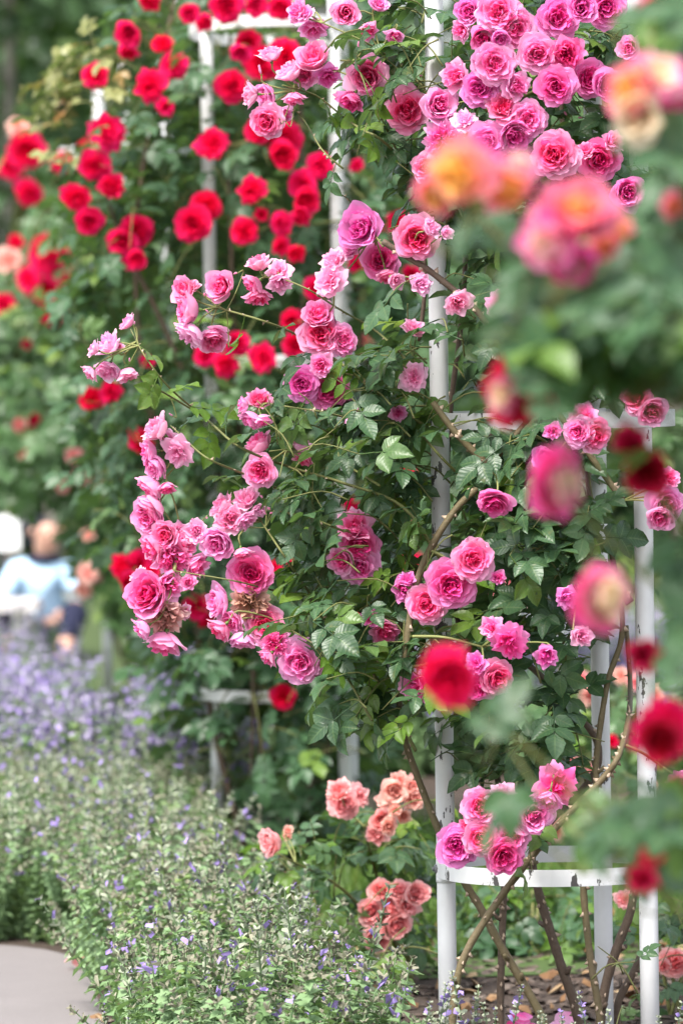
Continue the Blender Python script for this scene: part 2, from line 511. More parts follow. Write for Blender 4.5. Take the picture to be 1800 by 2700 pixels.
def compound(rng, pairs=2, low=False, W=.68):
    """A whole rose leaf: stalk, end leaflet and pairs of side leaflets; about 1 long."""
    mb = MB()
    tube(mb, [(0, 0, 0), (0, .3, .02), (0, .62, -.01)], [.012, .01, .008], 3 if low else 4, 0, 0, False)
    spots = [(.60, 0, .46)]
    for k in range(pairs):
        y = .50 - .24 * k
        for s in (-1, 1):
            spots.append((y, s * rng.uniform(.9, 1.25), rng.uniform(.38, .44) * (1 - .14 * k)))
    for y, a, s in spots:
        v, f, u = leaflet_low(1, W) if low else leaflet(rng, 1, W * rng.uniform(.9, 1.1), 8, rng.uniform(.1, .4), rng.uniform(.1, .4))
        v = v * s
        tl = rng.uniform(-.35, .35)
        ct, st = math.cos(tl), math.sin(tl)
        v = np.stack([v[:, 0] * ct + v[:, 2] * st, v[:, 1], -v[:, 0] * st + v[:, 2] * ct], 1)
        ca, sa = math.cos(-a), math.sin(-a)
        v = np.stack([v[:, 0] * ca - v[:, 1] * sa, v[:, 0] * sa + v[:, 1] * ca + y, v[:, 2]], 1)
        mb.add(v, f, 0, u)
    return mb
_lr = random.Random(5)
LEAVES = [compound(_lr, p) for p in (2, 2, 1, 2, 1, 2, 3)]
LEAVES_LOW = [compound(_lr, p, True) for p in (2, 1, 2)]
LOW_T = [l.tpl() for l in LEAVES_LOW]
HIGH_T = [l.tpl() for l in LEAVES]
_lm = {}
def leaf_mesh(m):
    if m.name not in _lm:
        _lm[m.name] = [l.mesh('leaf', m) for l in LEAVES]
    return R.choice(_lm[m.name])
def leaf_M(loc, out, size, flat=.55, rnd=.5, sag=.3):
    n = Vector((0, 0, flat)) + out * .55 + rvec() * rnd
    d = out * .45 + rvec() * .8 - Vector((0, 0, sag))
    d = d - n * (d.dot(n) / n.length_squared)
    if d.length < .05: d = n.orthogonal()
    return frame(d, n, loc, size)
def shoot(tw, loc, out, length, nleaf, size, store, m, rad=.0022, **kw):
    """A leafy side shoot: a thin curved twig with leaves set along it."""
    d = (out * .5 + rvec() * .7 + Vector((0, 0, .1))).normalized()
    a = loc - d * length * .5
    pts = [a, a + d * length * .4 + Vector((0, 0, .01)), a + d * length - Vector((0, 0, length * .15))]
    sp = spline(pts, 3)
    if tw is not None: tube(tw, sp, np.linspace(rad, rad * .5, len(sp)), 4, R.random())
    for i in range(nleaf):
        t = (i + 1) / nleaf
        q = sp[min(len(sp) - 1, int(t * (len(sp) - 1)))]
        store.append((leaf_M(q, (out + rvec() * .5).normalized(), size * R.uniform(.75, 1.15), **kw), m))
def leaf_spots(M, size_=1.0):
    return [proj(M @ Vector((x, y, 0))) for x, y in ((0, .1), (0, .45), (0, .8), (0, 1.02), (.36, .55), (-.36, .55), (.3, .3), (-.3, .3))]
def keep_clear(store, rects=(), discs=(), p=.92):
    """Leave out leaves that would hang in front of what the photograph shows open."""
    out = []
    for M, m in store:
        bad = False
        for x, y, D in leaf_spots(M):
            if any(x0 < x < x1 and y0 < y < y1 and D < dm for x0, y0, x1, y1, dm in rects) or any((x - a) ** 2 + (y - b) ** 2 < r * r and D < dm for a, b, r, dm in discs):
                bad = True
                break
        if not bad or R.random() > p:
            out.append((M, m))
    store[:] = out
def bloom_discs(text, depth, f=.42, add=.06):
    out = []
    for e in text.replace('\n', ';').split(';'):
        e = e.split()
        if len(e) >= 6:
            x, y = at(int(e[0]), float(e[1]), float(e[2]))
            out.append((x, y, float(e[3]) * K * f, depth(x, y) + add))
    return out
def plant_leaves(root, store, nobj, stuff_name='foliage', low=True):
    """The nearest leaves become parts of their own, the rest one mass."""
    store.sort(key=lambda e: -INV.__matmul__(e[0].translation).z)
    near, rest = store[:nobj], store[nobj:]
    for M, m in near:
        link('leaf', leaf_mesh(m), root, M)
    if rest:
        mats = []
        for _, m in rest:
            if m not in mats: mats.append(m)
        mb = MB()
        T = LOW_T if low else HIGH_T
        for mi, m in enumerate(mats):
            for ti, t in enumerate(T):
                Ms = [np.array(M) for k, (M, mm) in enumerate(rest) if mm is m and k % len(T) == ti]
                if Ms:
                    t2 = (t[0], t[1], t[2], t[3], np.full(len(t[1]), mi))
                    mb.inst(t2, Ms, NR.random(len(Ms)))
        mb.build(stuff_name, mats, root, kind='stuff')
def thorns(mb, pts, rad, n, size, mat=1):
    k = len(pts)
    for _ in range(n):
        i = R.randrange(1, k - 1)
        t = (pts[i + 1] - pts[i - 1]).normalized()
        o = rvec(); o = (o - t * o.dot(t)).normalized()
        r = rad[i] if hasattr(rad, '__len__') else rad
        b = pts[i].lerp(pts[i + 1], R.random()) + o * r * .8
        s = t.cross(o)
        h = size * R.uniform(.7, 1.2)
        a = h * .55
        mb.add([b + t * a, b - t * a, b + s * a * .4, b - s * a * .4, b + o * h - t * h * .25], [(0, 2, 4), (2, 1, 4), (1, 3, 4), (3, 0, 4)], 0, None, mat)

# ------------------------------------------------------------------ ground
def ground_mat(name, a, b, c, s1=3.0, s2=60, bstr=.5, bdist=.02, rough=.9):
    m, nt, out = mat(name)
    n1, n2 = noise(nt, s1, 5, .6), noise(nt, s2, 5, .65)
    col = mixc(nt, mth(nt, 'SMOOTHSTEP' if False else 'MULTIPLY', n1, 1.0), a, b)
    col = mixc(nt, mth(nt, 'POWER', n2, 2.2), col, c)
    bs = bsdf(nt, col, rough, .2, n2, bstr, bdist)
    nt.links.new(bs.outputs[0], out.inputs[0])
    return m
def sheet(name, pts, z, m):
    mb = MB()
    mb.add([(p[0], p[1], z) for p in pts], [tuple(range(4))] if len(pts) == 4 else [(0, i, i + 1) for i in range(1, len(pts) - 1)])
    return mb.build(name, m, None, False, kind='structure')
M_GROUND = ground_mat('turf_earth', (.035, .06, .02), (.07, .11, .035), (.05, .045, .025), 1.5, 25)
M_MULCH = ground_mat('dark_mulch', (.045, .033, .027), (.075, .055, .045), (.14, .11, .09), 12, 90, .9, .02)
M_LAWN = ground_mat('lawn', (.04, .08, .02), (.075, .13, .035), (.06, .055, .03), 4, 120)
M_PATH = ground_mat('path_gravel', (.17, .157, .157), (.225, .208, .208), (.115, .10, .095), 5, 160, .5, .006)
sheet('ground', [(-150, -40, 0), (150, -40, 0), (150, 260, 0), (-150, 260, 0)], 0, M_GROUND)
sheet('flower_bed', [(-6, 8.5, 0), (8, 8.5, 0), (8, 19, 0), (-6, 19, 0)], .004, M_MULCH)
sheet('lawn', [tuple(G(1080, 2590)), tuple(G(1900, 2560)), (5, 17.5, 0), (-.2, 17.2, 0)], .008, M_LAWN)
_pe = [G(-60, 2500), G(40, 2505), G(120, 2515), G(190, 2532), G(235, 2590), G(265, 2660), G(285, 2760)]
sheet('path', [(-4.5, _pe[0].y - .1, 0)] + [tuple(p) for p in _pe] + [(-.42, 7.0, 0), (-4.5, 7.0, 0)], .012, M_PATH)

# mulch chips, dead leaves and grass
def flake_tpl():
    return (np.array([(-.5, -.28, 0), (.5, -.2, .05), (.45, .25, 0), (-.4, .3, .12), (0, 0, .2)]), np.array([(0, 1, 4, -1), (1, 2, 4, -1), (2, 3, 4, -1), (3, 0, 4, -1)]), np.zeros(5), np.zeros((5, 2)), np.zeros(4, np.int64))
def scatter_flakes(name, n, reg, smin, smax, m, z=.006, up=.35):
    Ms = []
    while len(Ms) < n:
        x, y = R.uniform(*reg[0]), R.uniform(*reg[1])
        px, py, D = proj((x, y, z))
        if px < 250 and py > 2480: continue
        s = R.uniform(smin, smax)
        Ms.append(np.array(frame((R.uniform(-1, 1), R.uniform(-1, 1), R.uniform(-up, up)), Vector((R.uniform(-up, up), R.uniform(-up, up), 1)), (x, y, z), s)))
    mb = MB()
    mb.inst(flake_tpl(), Ms, NR.random(n))
    return mb.build(name, m, None, False, kind='stuff')
def tint_mat(name, stops, rough=.85):
    m, nt, out = mat(name)
    c = ramp(nt, attr(nt, 'tint'), stops)
    c = mixc(nt, mth(nt, 'MULTIPLY', noise(nt, 150, 3), .5), c, tuple(x * .5 for x in stops[0][1]))
    b = bsdf(nt, c, rough, .25)
    nt.links.new(b.outputs[0], out.inputs[0])
    return m
scatter_flakes('bark_mulch', 9000, ((-.8, 1.6), (10.2, 15.5)), .012, .045, tint_mat('bark_chip', [(0, (.03, .022, .018)), (.6, (.085, .06, .048)), (1, (.19, .15, .125))]))
scatter_flakes('leaf_litter', 420, ((-.7, 1.4), (11.3, 16)), .03, .06, tint_mat('dead_leaf', [(0, (.15, .075, .035)), (.5, (.24, .14, .07)), (1, (.36, .27, .16))]), .014, .6)
def grass_blades(name, n, test, region, h0, h1, m):
    Ms = []
    while len(Ms) < n:
        x, y = R.uniform(*region[0]), R.uniform(*region[1])
        if not test(x, y): continue
        h = R.uniform(h0, h1)
        Ms.append(np.array(frame((R.gauss(0, .35), R.gauss(0, .35), 1), rvec(), (x, y, 0), h)))
    t = (np.array([(-.05, 0, 0), (.05, 0, 0), (-.035, .55, .06), (.035, .55, .06), (0, 1, .28)]), np.array([(0, 1, 3, 2), (2, 3, 4, -1)]), np.zeros(5), np.zeros((5, 2)), np.zeros(2, np.int64))
    mb = MB(); mb.inst(t, Ms, NR.random(n))
    return mb.build(name, m, None, kind='stuff')
M_GRASS = leaf_mat('grass_blade', (.06, .125, .025), (.105, .19, .04), (.2, .26, .06), (.1, .17, .04), .5, .4, .3, veins=False)
grass_blades('grass', 9000, lambda x, y: True, ((-.15, 2.2), (13.3, 17)), .05, .13, M_GRASS)

# ------------------------------------------------------------------ white metal rose pillars
def paint_mat():
    m, nt, out = mat('white_paint')
    g = nt.nodes.new('ShaderNodeNewGeometry')
    mp = nt.nodes.new('ShaderNodeMapping'); mp.inputs['Scale'].default_value = (34, 34, 13)
    nt.links.new(g.outputs['Position'], mp.inputs['Vector'])
    chip = noise(nt, 1.0, 6, .62, mp.outputs[0])
    big = noise(nt, 2.6, 2)
    chip = mth(nt, 'GREATER_THAN', mth(nt, 'ADD', chip, mth(nt, 'MULTIPLY', big, .30)), .80)
    dirt = noise(nt, 9, 5, .6)
    c = mixc(nt, mth(nt, 'MULTIPLY', mth(nt, 'POWER', dirt, 1.6), .9), (.71, .71, .725), (.50, .51, .50))
    c = mixc(nt, chip, c, (.06, .055, .055))
    b = bsdf(nt, c, .38, .5, noise(nt, 70, 3), .08, .002)
    nt.links.new(b.outputs[0], out.inputs[0])
    return m
M_WHITE = paint_mat()
M_STEEL = simple('dull_steel', (.12, .12, .13), .45, .5)
def ring_band(r, h, th, n=64):
    mb = MB()
    V = []
    for i in range(n):
        a = i / n * 2 * PI
        for rr, zz in ((r, -h / 2), (r, h / 2), (r - th, h / 2), (r - th, -h / 2)):
            V.append((rr * math.cos(a), rr * math.sin(a), zz))
    f = []
    for i in range(n):
        j = (i + 1) % n
        for k in range(4):
            f.append((i * 4 + k, j * 4 + k, j * 4 + (k + 1) % 4, i * 4 + (k + 1) % 4))
    mb.add(V, f)
    return mb
def pillar(label, c, posts, rings, tops, r=.267, pr=.0205, band=.036, ties=(), tilt=0):
    root = thing('rose_pillar', label, 'rose pillar', 'white rose pillars')
    for (dx, dy), top in zip(posts, tops):
        mb = MB()
        tube(mb, [(c.x + dx, c.y + dy, z) for z in (-.05, .3, .8, 1.3, 1.8, 2.3, top - .004, top)], [pr] * 7 + [pr * .8], 20)
        mb.build('post', M_WHITE, root)
        mb = MB()
        tube(mb, [(c.x + dx, c.y + dy, z) for z in (rings[0] - .030, rings[0] - .022, rings[0] + .022, rings[0] + .030)], [pr + .0015] * 4, 20)
        mb.build('collar', M_WHITE, root)
    bm_ = ring_band(r, band, .005).mesh('ring', M_WHITE, False)
    for z in rings:
        o = link('ring', bm_, root, Matrix.Translation((c.x, c.y, z)) @ Matrix.Rotation(tilt if z == rings[-1] else 0, 4, 'X'))
        for dx, dy in posts:
            d = Vector((dx, dy, 0)).normalized()
            mb = MB()
            tube(mb, [d * (r - .001), d * (r + .004), d * (r + .007)], [.011, .011, .007], 8)
            tube(mb, [d * (r + .006), d * (r + .011)], [.0055, .005], 6)
            mb.build('bolt', M_STEEL, o)
    for k, z in ties:
        dx, dy = posts[k]
        mb = MB()
        tube(mb, [(c.x + dx + (pr + .001) * math.cos(a), c.y + dy + (pr + .001) * math.sin(a), z + .003 * math.sin(a * 2)) for a in np.linspace(0, 2 * PI, 17)], .0013, 5)
        mb.build('wire_tie', M_STEEL, root)
    return root
PC = P(1456, 1100, 11.2)
zr = [P(1470, 2321, 10.93).z, P(1456, 1105, 11.2).z]
pillar('white metal rose pillar with chipped paint carrying the sharp pink climber', PC,
       [(-.2475, -.02), (.186, -.16), (.107, .22)], zr + [zr[1] * 2 - zr[0]], [2.72, 2.72, 2.72], ties=((0, P(1160, 1438, 11.2).z),))
LC = P(727, 100, 15.8)
zl = [P(740, 1842, 15.53).z, P(725, 950, 15.8).z, P(725, 66, 15.53).z]
pillar('white metal rose pillar behind the pink sprays, its top hoop in view', LC, [(-.217, .10), (.182, -.165), (.2, .14)], zl, [zl[2] - .0, zl[2] + .5, zl[2] + .5], ties=((1, P(880, 605, 15.8).z),), tilt=-math.radians(3.4))
FC = P(330, 900, 23.2)
_b = G(293, 1850)
pillar('farthest white metal rose pillar, its base by the lavender', FC, [(G(293, 1850).x - FC.x, -.1), (.2, -.1), (.0, .24)], [.5, 1.5, 2.5], [2.9] * 3, r=.3)

# ------------------------------------------------------------------ canes
def bark(name, a, b, c):
    m, nt, out = mat(name)
    n1, n2 = noise(nt, 14, 4), noise(nt, 130, 4, .6)
    col = mixc(nt, n1, a, b)
    col = mixc(nt, mth(nt, 'POWER', n2, 2.0), col, c)
    bs = bsdf(nt, col, .65, .3, n2, .5, .003)
    nt.links.new(bs.outputs[0], out.inputs[0])
    return m
M_CANE = bark('cane_bark', (.085, .075, .025), (.11, .075, .042), (.17, .14, .09))
M_CANEB = bark('old_cane_bark', (.055, .036, .024), (.095, .062, .042), (.16, .12, .09))
M_TWIG = bark('green_twig', (.10, .14, .035), (.15, .16, .05), (.13, .09, .05))
M_PEDI = bark('flower_stalk', (.16, .21, .06), (.21, .24, .08), (.20, .14, .07))
M_THORN = simple('thorn', (.40, .30, .22), .5)
def cane(root, pts, D, r0, r1, m=None, nth=0, name='cane'):
    q = spline([P(x, y, D if len(p) == 2 else p[2]) for p in pts for x, y in (p[:2],)], 6)
    mb = MB()
    rad = np.linspace(r0, r1, len(q)) * (1 + .06 * np.sin(np.arange(len(q)) * 2.3))
    tube(mb, q, rad, 8 if r0 > .005 else 5, R.random())
    if nth: thorns(mb, q, rad, nth, .0115 if r0 > .005 else .007)
    if r0 > .0085 and nth:                  # pruned stubs
        for _ in range(3):
            i = R.randrange(4, len(q) - 6)
            t = (q[i + 1] - q[i]).normalized(); o = rvec(); o = (o - t * o.dot(t)).normalized()
            tube(mb, [q[i], q[i] + o * (rad[i] + .004) + t * .006, q[i] + o * (rad[i] + .014) + t * .015], [r0 * .55, r0 * .5, r0 * .42], 6, R.random())
    mb.build(name, [m or M_CANE, M_THORN], root)
    return q

# crop windows of the photograph from which the flower positions were read: origin and pixels per unit
K = 900 / 1568
CR = {1: (0, 0), 2: (900, 0), 3: (0, 650), 4: (900, 650), 5: (0, 1300), 6: (900, 1300), 7: (0, 2000), 8: (900, 2000)}
def at(c, x, y):
    return CR[c][0] + x * K, CR[c][1] + y * K
KIND = {'o': 'open', 'c': 'cup', 'h': 'half', 's': 'spent', 'b': 'brown', 'u': 'bud', 'l': 'loose'}
def stalks(root, starts, branches, sag=.01, r=.0016, maxlen=.16, mat_=None):
    """A stalk from every flower to a shared fork, and from the fork back to the nearest cane."""
    pts = [q for b in branches for q in b]
    groups = []
    for s, ax in starts:
        for g in groups:
            if (g[0][0] - s).length < .10:
                g.append((s, ax)); break
        else:
            groups.append([(s, ax)])
    mb = MB()
    forks = []
    for g in groups:
        cen = sum((s for s, a in g), Vector()) / len(g)
        axm = sum((a for s, a in g), Vector()) / len(g)
        near = min(pts, key=lambda q: (q - cen).length)
        if (near - cen).length < .11:
            fork = near
        else:
            dirn = (near - cen).normalized()
            fork = cen + dirn * .06 - axm * .05
            mid = fork.lerp(near, .5) + Vector((0, 0, .05 * (near - fork).length))
            sp = spline([fork, mid, near], 5)
            tube(mb, sp, np.linspace(r * 1.3, r * 2.2, len(sp)), 5, R.random())
            forks.append(sp)
        for s, ax in g:
            m = s - ax * .35 * (s - fork).length + Vector((0, 0, .004))
            sp = spline([s, s.lerp(m, .6), m.lerp(fork, .55), fork], 3)
            tube(mb, sp, np.linspace(r, r * 1.1, len(sp)), 5, R.random())
    mb.build('flower_stalk', [mat_ or M_PEDI], root, kind='stuff')
    return forks

# ------------------------------------------------------------------ the pink climber on the near pillar
pink = thing('climbing_rose', 'pink climbing rose with sharp full blooms arching off the near white pillar', 'climbing rose', 'roses trained on pillars')
branches = []
for pts, D, r0, r1, m, nt_ in [
    ([(1188, 2900), (1193, 2672), (1221, 2528), (1302, 2390), (1388, 2275), (1474, 2172), (1589, 2052), (1630, 1990), (1655, 1900, 11.0), (1660, 1800, 11.3), (1650, 1650, 11.35)], 10.86, .0092, .0055, M_CANE, 70),
    ([(1475, 2830), (1422, 2672), (1325, 2505), (1267, 2396), (1221, 2321), (1158, 2195), (1095, 2034), (1062, 1930), (1050, 1800), (1056, 1640), (1100, 1540)], 11.15, .0105, .006, M_CANE, 50),
    ([(1545, 2830), (1520, 2672), (1480, 2551), (1440, 2425), (1417, 2344), (1402, 2250), (1450, 2165), (1560, 2050), (1572, 1955), (1500, 1860), (1400, 1760), (1300, 1680)], 11.38, .0125, .007, M_CANEB, 36),
    ([(1318, 2830), (1319, 2608), (1325, 2402), (1328, 2344), (1330, 2200), (1300, 2000), (1240, 1820), (1200, 1600)], 11.25, .009, .006, M_CANEB, 40),
    ([(1594, 2830), (1577, 2660), (1554, 2516), (1537, 2344), (1543, 2252), (1569, 2086), (1572, 1990), (1600, 1800), (1640, 1650), (1600, 1400)], 11.05, .009, .006, M_CANE, 34),
    ([(1570, 2830), (1589, 2631), (1623, 2505), (1658, 2413), (1672, 2344), (1700, 2200), (1725, 1950), (1700, 1700)], 11.2, .0115, .007, M_CANEB, 30),
    ([(1640, 2800), (1625, 2660), (1670, 2560), (1720, 2450)], 11.5, .010, .008, M_CANEB, 10),
    ([(1065, 1760), (1085, 1600), (1121, 1472), (1198, 1346), (1267, 1276), (1325, 1184), (1451, 1052), (1531, 988), (1600, 880), (1640, 700)], 10.93, .008, .006, M_CANE, 34),
    ([(1140, 1060), (1200, 1140), (1290, 1230), (1417, 1333), (1474, 1375), (1583, 1478), (1660, 1590)], 10.95, .007, .010, M_CANE, 34),
    ([(1008, 636), (1066, 673), (1130, 713), (1238, 800), (1296, 862), (1400, 905), (1480, 940), (1560, 1000)], 10.92, .007, .007, M_CANEB, 24),
    ([(1380, 960), (1451, 1063), (1571, 1224), (1640, 1320)], 10.90, .007, .007, M_CANE, 14),
    ([(1180, 1700), (1175, 1400), (1185, 1100), (1220, 800), (1240, 400), (1300, 100), (1320, -60)], 11.32, .007, .005, M_CANEB, 20),
    ([(1560, 1500), (1540, 1100), (1500, 700), (1480, 300), (1440, -60)], 11.3, .007, .005, M_CANEB, 20),
    ([(1105, 900), (1120, 760), (1122, 640), (1180, 560), (1230, 450), (1290, 300)], 11.0, .005, .004, M_CANEB, 14),
]:
    branches.append(cane(pink, pts, D, r0, r1, m, nt_))
arch = []
for pts, r0 in [
    ([(1165, 1480), (1060, 1335), (900, 1272), (760, 1230), (631, 1178), (534, 1098), (402, 1017)], .0042),
    ([(534, 1098), (442, 1017), (380, 935), (345, 868)], .0026),
    ([(760, 1300), (637, 1247), (545, 1207), (480, 1150), (450, 1122)], .003),
    ([(1130, 1130), (1000, 1040), (900, 960), (786, 885), (690, 845), (550, 805)], .004),
    ([(1100, 980), (1000, 880), (895, 816), (804, 759), (700, 719)], .003),
    ([(1185, 560), (1095, 454), (1003, 367), (957, 344), (900, 304), (832, 252), (745, 225)], .0036),
    ([(905, 445), (850, 396), (804, 321), (763, 275)], .0024),
    ([(1010, 650), (958, 580), (917, 525), (870, 500)], .0024),
    ([(1095, 1980), (1000, 1800), (900, 1680), (820, 1570), (746, 1461), (677, 1357)], .0042),
    ([(980, 1900), (900, 1765), (832, 1702), (740, 1644)], .0032),
    ([(1080, 1200), (960, 1120), (861, 1089), (775, 1075), (706, 1063)], .003),
    ([(1000, 1280), (895, 1218), (804, 1184), (710, 1190)], .003),
    ([(820, 1570), (720, 1556), (610, 1530), (460, 1505)], .0026),
    ([(1290, 1330), (1158, 1201), (1090, 1121), (1000, 1040), (934, 971)], .0036),
    ([(905, 1400), (800, 1360), (700, 1345), (620, 1340)], .0026),
    ([(1120, 230), (1040, 160), (960, 110), (850, 60)], .0034),
    ([(1130, 480), (1060, 420), (990, 280), (930, 180), (880, 190)], .003),
]:
    q = cane(pink, [(x, y, 11.05 + .12 * math.sin(x * .01 + y * .02)) for x, y in pts], 11, r0, r0 * .5, M_TWIG, 10)
    arch.append(q)
branches += arch
BL = """
1 1365 55 100 h -.7 -.2 n;1 1440 130 120 h -.1 .6 n;1 1400 60 90 l -.3 -.6 n;1 1240 245 105 h -.1 -.6 p;1 1330 330 120 h -.3 -.5 p;1 1445 275 140 c -.2 -.5 n;1 1400 345 105 h -.4 .2 n;1 1505 355 120 l .2 .7 m
1 1150 430 100 h -.8 -.2 p;1 1225 440 120 c -.6 0 n;1 1225 560 145 o -.35 .3 n;1 1300 530 90 h .5 .3 n;1 1195 325 50 u -.3 -.9 p;1 1350 455 90 h .1 .6 n
2 20 60 110 c 0 0 n;2 120 150 85 h .3 .5 n;2 245 165 75 h 0 .6 n;2 80 210 50 u 0 -.8 p;2 120 350 160 c -.3 .2 n;2 45 465 115 h -.4 .6 m;2 170 20 80 c .2 -.3 n
2 585 55 110 c -.4 0 m;2 715 55 185 o -.1 -.1 n;2 800 130 170 o .1 .15 n;2 550 140 90 h -.6 .2 n;2 655 170 120 c -.1 .5 m;2 990 80 175 o .1 0 m;2 1100 35 120 c 0 0 m;2 1215 35 170 o .2 .2 m
2 705 290 180 o 0 -.05 n;2 895 245 165 o .1 .05 n;2 1035 250 150 h 0 .1 m;2 525 350 120 h -.3 -.1 n;2 635 405 160 o 0 .2 m;2 805 395 115 h .3 .2 n;2 985 395 170 o -.1 .15 m;2 1135 360 160 o .1 .1 m;2 1220 390 140 c .4 .3 m
2 300 500 190 o -.1 0 n;2 445 485 150 c .3 -.1 n;2 740 490 135 h 0 -.2 n;2 850 545 160 o .1 .1 n;2 565 555 120 l 0 -.5 p;2 785 615 140 c .2 .5 m;2 470 645 180 b -.2 0 n;2 665 655 180 o .1 .1 n;2 390 765 115 c -.3 .1 n
2 975 710 195 o -.05 0 n;2 1180 735 180 o -.1 .3 m;2 1250 650 95 h .3 -.3 n;2 1120 690 70 h -.2 -.4 n;2 1310 885 140 c .1 .2 m;2 1320 225 100 c -.3 -.1 n;2 1400 225 115 c 0 0 n;2 1505 190 120 o .3 0 n;2 1330 1085 75 h 0 0 n;2 730 175 80 c 0 .6 m
2 90 1050 180 c -.5 -.2 m;2 345 1095 185 o -.1 .1 n;2 410 1045 90 h .6 -.3 p;2 175 1195 155 o 0 -.1 m;2 35 1145 90 h -.2 -.4 p;2 210 1270 90 h .2 .7 n;2 480 1070 60 h .3 -.2 p;2 250 1290 70 h .3 .2 p
3 585 345 80 h -.4 -.6 p;3 500 450 120 h -.3 -.4 p;3 430 470 70 h -.7 -.3 p;3 490 570 120 h -.2 .3 p;3 410 580 80 h -.5 .5 p;3 590 590 100 h .3 .6 p;3 540 460 70 h .4 -.5 p
3 850 200 120 c -.5 -.3 n;3 1020 185 130 c -.35 -.1 n;3 870 290 150 c -.7 -.1 n;3 870 405 140 h -.5 .6 p;3 980 415 130 c .2 .5 n;3 885 180 70 h .2 -.6 p
3 1185 75 105 h -.2 -.6 p;3 1160 180 115 h -.4 .3 n;3 1280 110 120 l -.1 -.5 p;3 1285 165 100 h .2 .3 p;3 1190 235 110 h .1 .7 n
3 1530 60 110 h -.3 -.4 p;3 1515 160 140 l -.2 -.1 p;3 1460 320 130 c -.1 -.4 n;3 1470 400 180 o -.05 .05 n;3 1475 545 95 h 0 0 n;3 1385 630 150 o -.2 0 m;3 1510 655 180 o .05 .05 m;3 1570 430 140 o .3 .1 n
3 1115 730 75 h -.6 -.1 n;3 1190 700 110 h 0 -.5 n;3 1150 800 115 h -.3 .6 n;3 1205 800 80 h .2 .4 n;3 720 840 130 h -.3 -.5 p;3 815 950 150 l -.2 .4 p;3 680 945 120 h -.8 0 n;3 720 1005 120 c -.5 .3 n;3 700 1105 140 c -.6 .4 n;3 770 1110 80 h .2 .4 n;3 700 1195 140 c -.5 .3 n
3 1190 905 120 h -.2 -.6 n;3 1195 1030 145 o -.1 .3 n;3 1385 915 80 h 0 -.7 p;3 1395 975 85 h -.2 .7 n;3 1020 1190 120 h -.4 -.4 p;3 1130 1160 110 h 0 -.5 p;3 775 890 80 h .3 -.2 p
4 760 270 180 l 0 -.5 n;4 330 600 125 l -.2 -.1 p;4 335 370 90 h .2 -.4 p;4 50 770 80 h -.4 0 n;4 260 765 70 h .2 .2 n;4 530 255 110 h .2 .3 p;4 365 170 85 h .2 0 p;4 1085 855 130 o -.25 .2 n;4 1165 870 140 o .25 .2 n;4 1120 790 140 h 0 -.4 n
4 1355 690 140 c -.2 0 n;4 1420 755 120 c .3 .4 n;4 930 975 100 c -.2 -.2 m;4 970 845 70 h 0 0 m;4 705 1185 150 o 0 .75 m;4 1500 1060 90 h .3 -.4 n;4 1490 1185 160 o .2 .2 n;4 1460 1240 110 c -.1 .5 n
5 690 105 160 c -.4 .1 n;5 760 195 120 c -.1 -.1 n;5 830 185 100 h .3 -.2 p;5 700 250 120 h -.4 .1 n;5 790 300 170 b .1 .4 n;5 905 335 120 h .4 .3 n;5 840 240 110 h .3 0 n
5 900 175 100 h -.1 -.1 p;5 1005 225 145 c -.2 .3 n;5 1060 120 130 h .2 -.2 p;5 1130 130 90 h .3 .2 p;5 1190 80 65 h .1 .3 p;5 1110 280 80 h .2 .7 n
5 1150 365 195 o -.05 0 m;5 680 465 180 c -.3 -.3 m;5 630 380 80 h -.3 -.6 p;5 775 425 120 h .3 0 n;5 865 410 65 h .1 -.1 n;5 755 570 180 b 0 .55 w;5 640 545 75 h -.6 0 n;5 845 545 70 h .6 0 p;5 750 690 155 h -.1 .75 n;5 655 625 100 h -.5 .3 n
5 1005 500 140 c -.5 0 n;5 1150 500 165 b -.1 .2 w;5 1215 600 165 o 0 .1 n;5 1010 630 115 h -.4 .4 n;5 1065 590 110 h -.2 .1 n;5 1115 670 115 c 0 .6 n;5 1265 690 140 b .2 0 n;5 1225 755 85 h -.4 .3 n;5 1380 775 190 o -.1 0 n
6 80 240 160 o .1 .4 m;6 60 150 140 h -.1 -.4 n;6 85 335 175 o 0 .4 n;6 5 310 115 c -.3 .3 n;6 605 310 175 o .1 -.05 n;6 505 420 205 o 0 .1 m;6 390 510 170 o -.1 .1 n;6 300 400 75 h 0 -.6 m;6 290 440 100 h .1 .3 m
6 770 690 160 s .1 .5 m;6 690 620 95 h -.2 -.4 n;6 630 890 140 o -.1 .5 m;6 715 850 150 o .3 .1 n;6 620 780 90 h -.2 -.2 m;6 340 890 130 h -.5 .2 n;6 200 640 120 h 0 .5 n;6 130 570 75 h 0 0 m;6 1035 480 95 h .1 .2 m;6 1100 660 90 h .3 0 p;6 940 745 95 h 0 .3 m;6 720 385 60 h .2 0 m
8 635 220 160 o -.1 0 n;8 740 170 115 h 0 -.6 p;8 880 260 160 c .3 0 n;8 640 365 155 o 0 0 n;8 780 360 150 o .1 .2 n;8 530 400 175 o -.1 .2 m;8 750 450 165 o .1 .45 m;8 575 310 75 h -.3 -.3 n;8 990 120 180 s .1 .2 m;8 950 190 110 h -.2 .6 m;8 1550 120 110 h -.3 0 m
"""
PM = {'n': M_PINK, 'p': M_PALE, 'm': M_MAUVE, 'w': M_BROWN, 'r': M_RED, 'd': M_DARKRED, 's': M_SALMON, 'a': M_APRICOT}
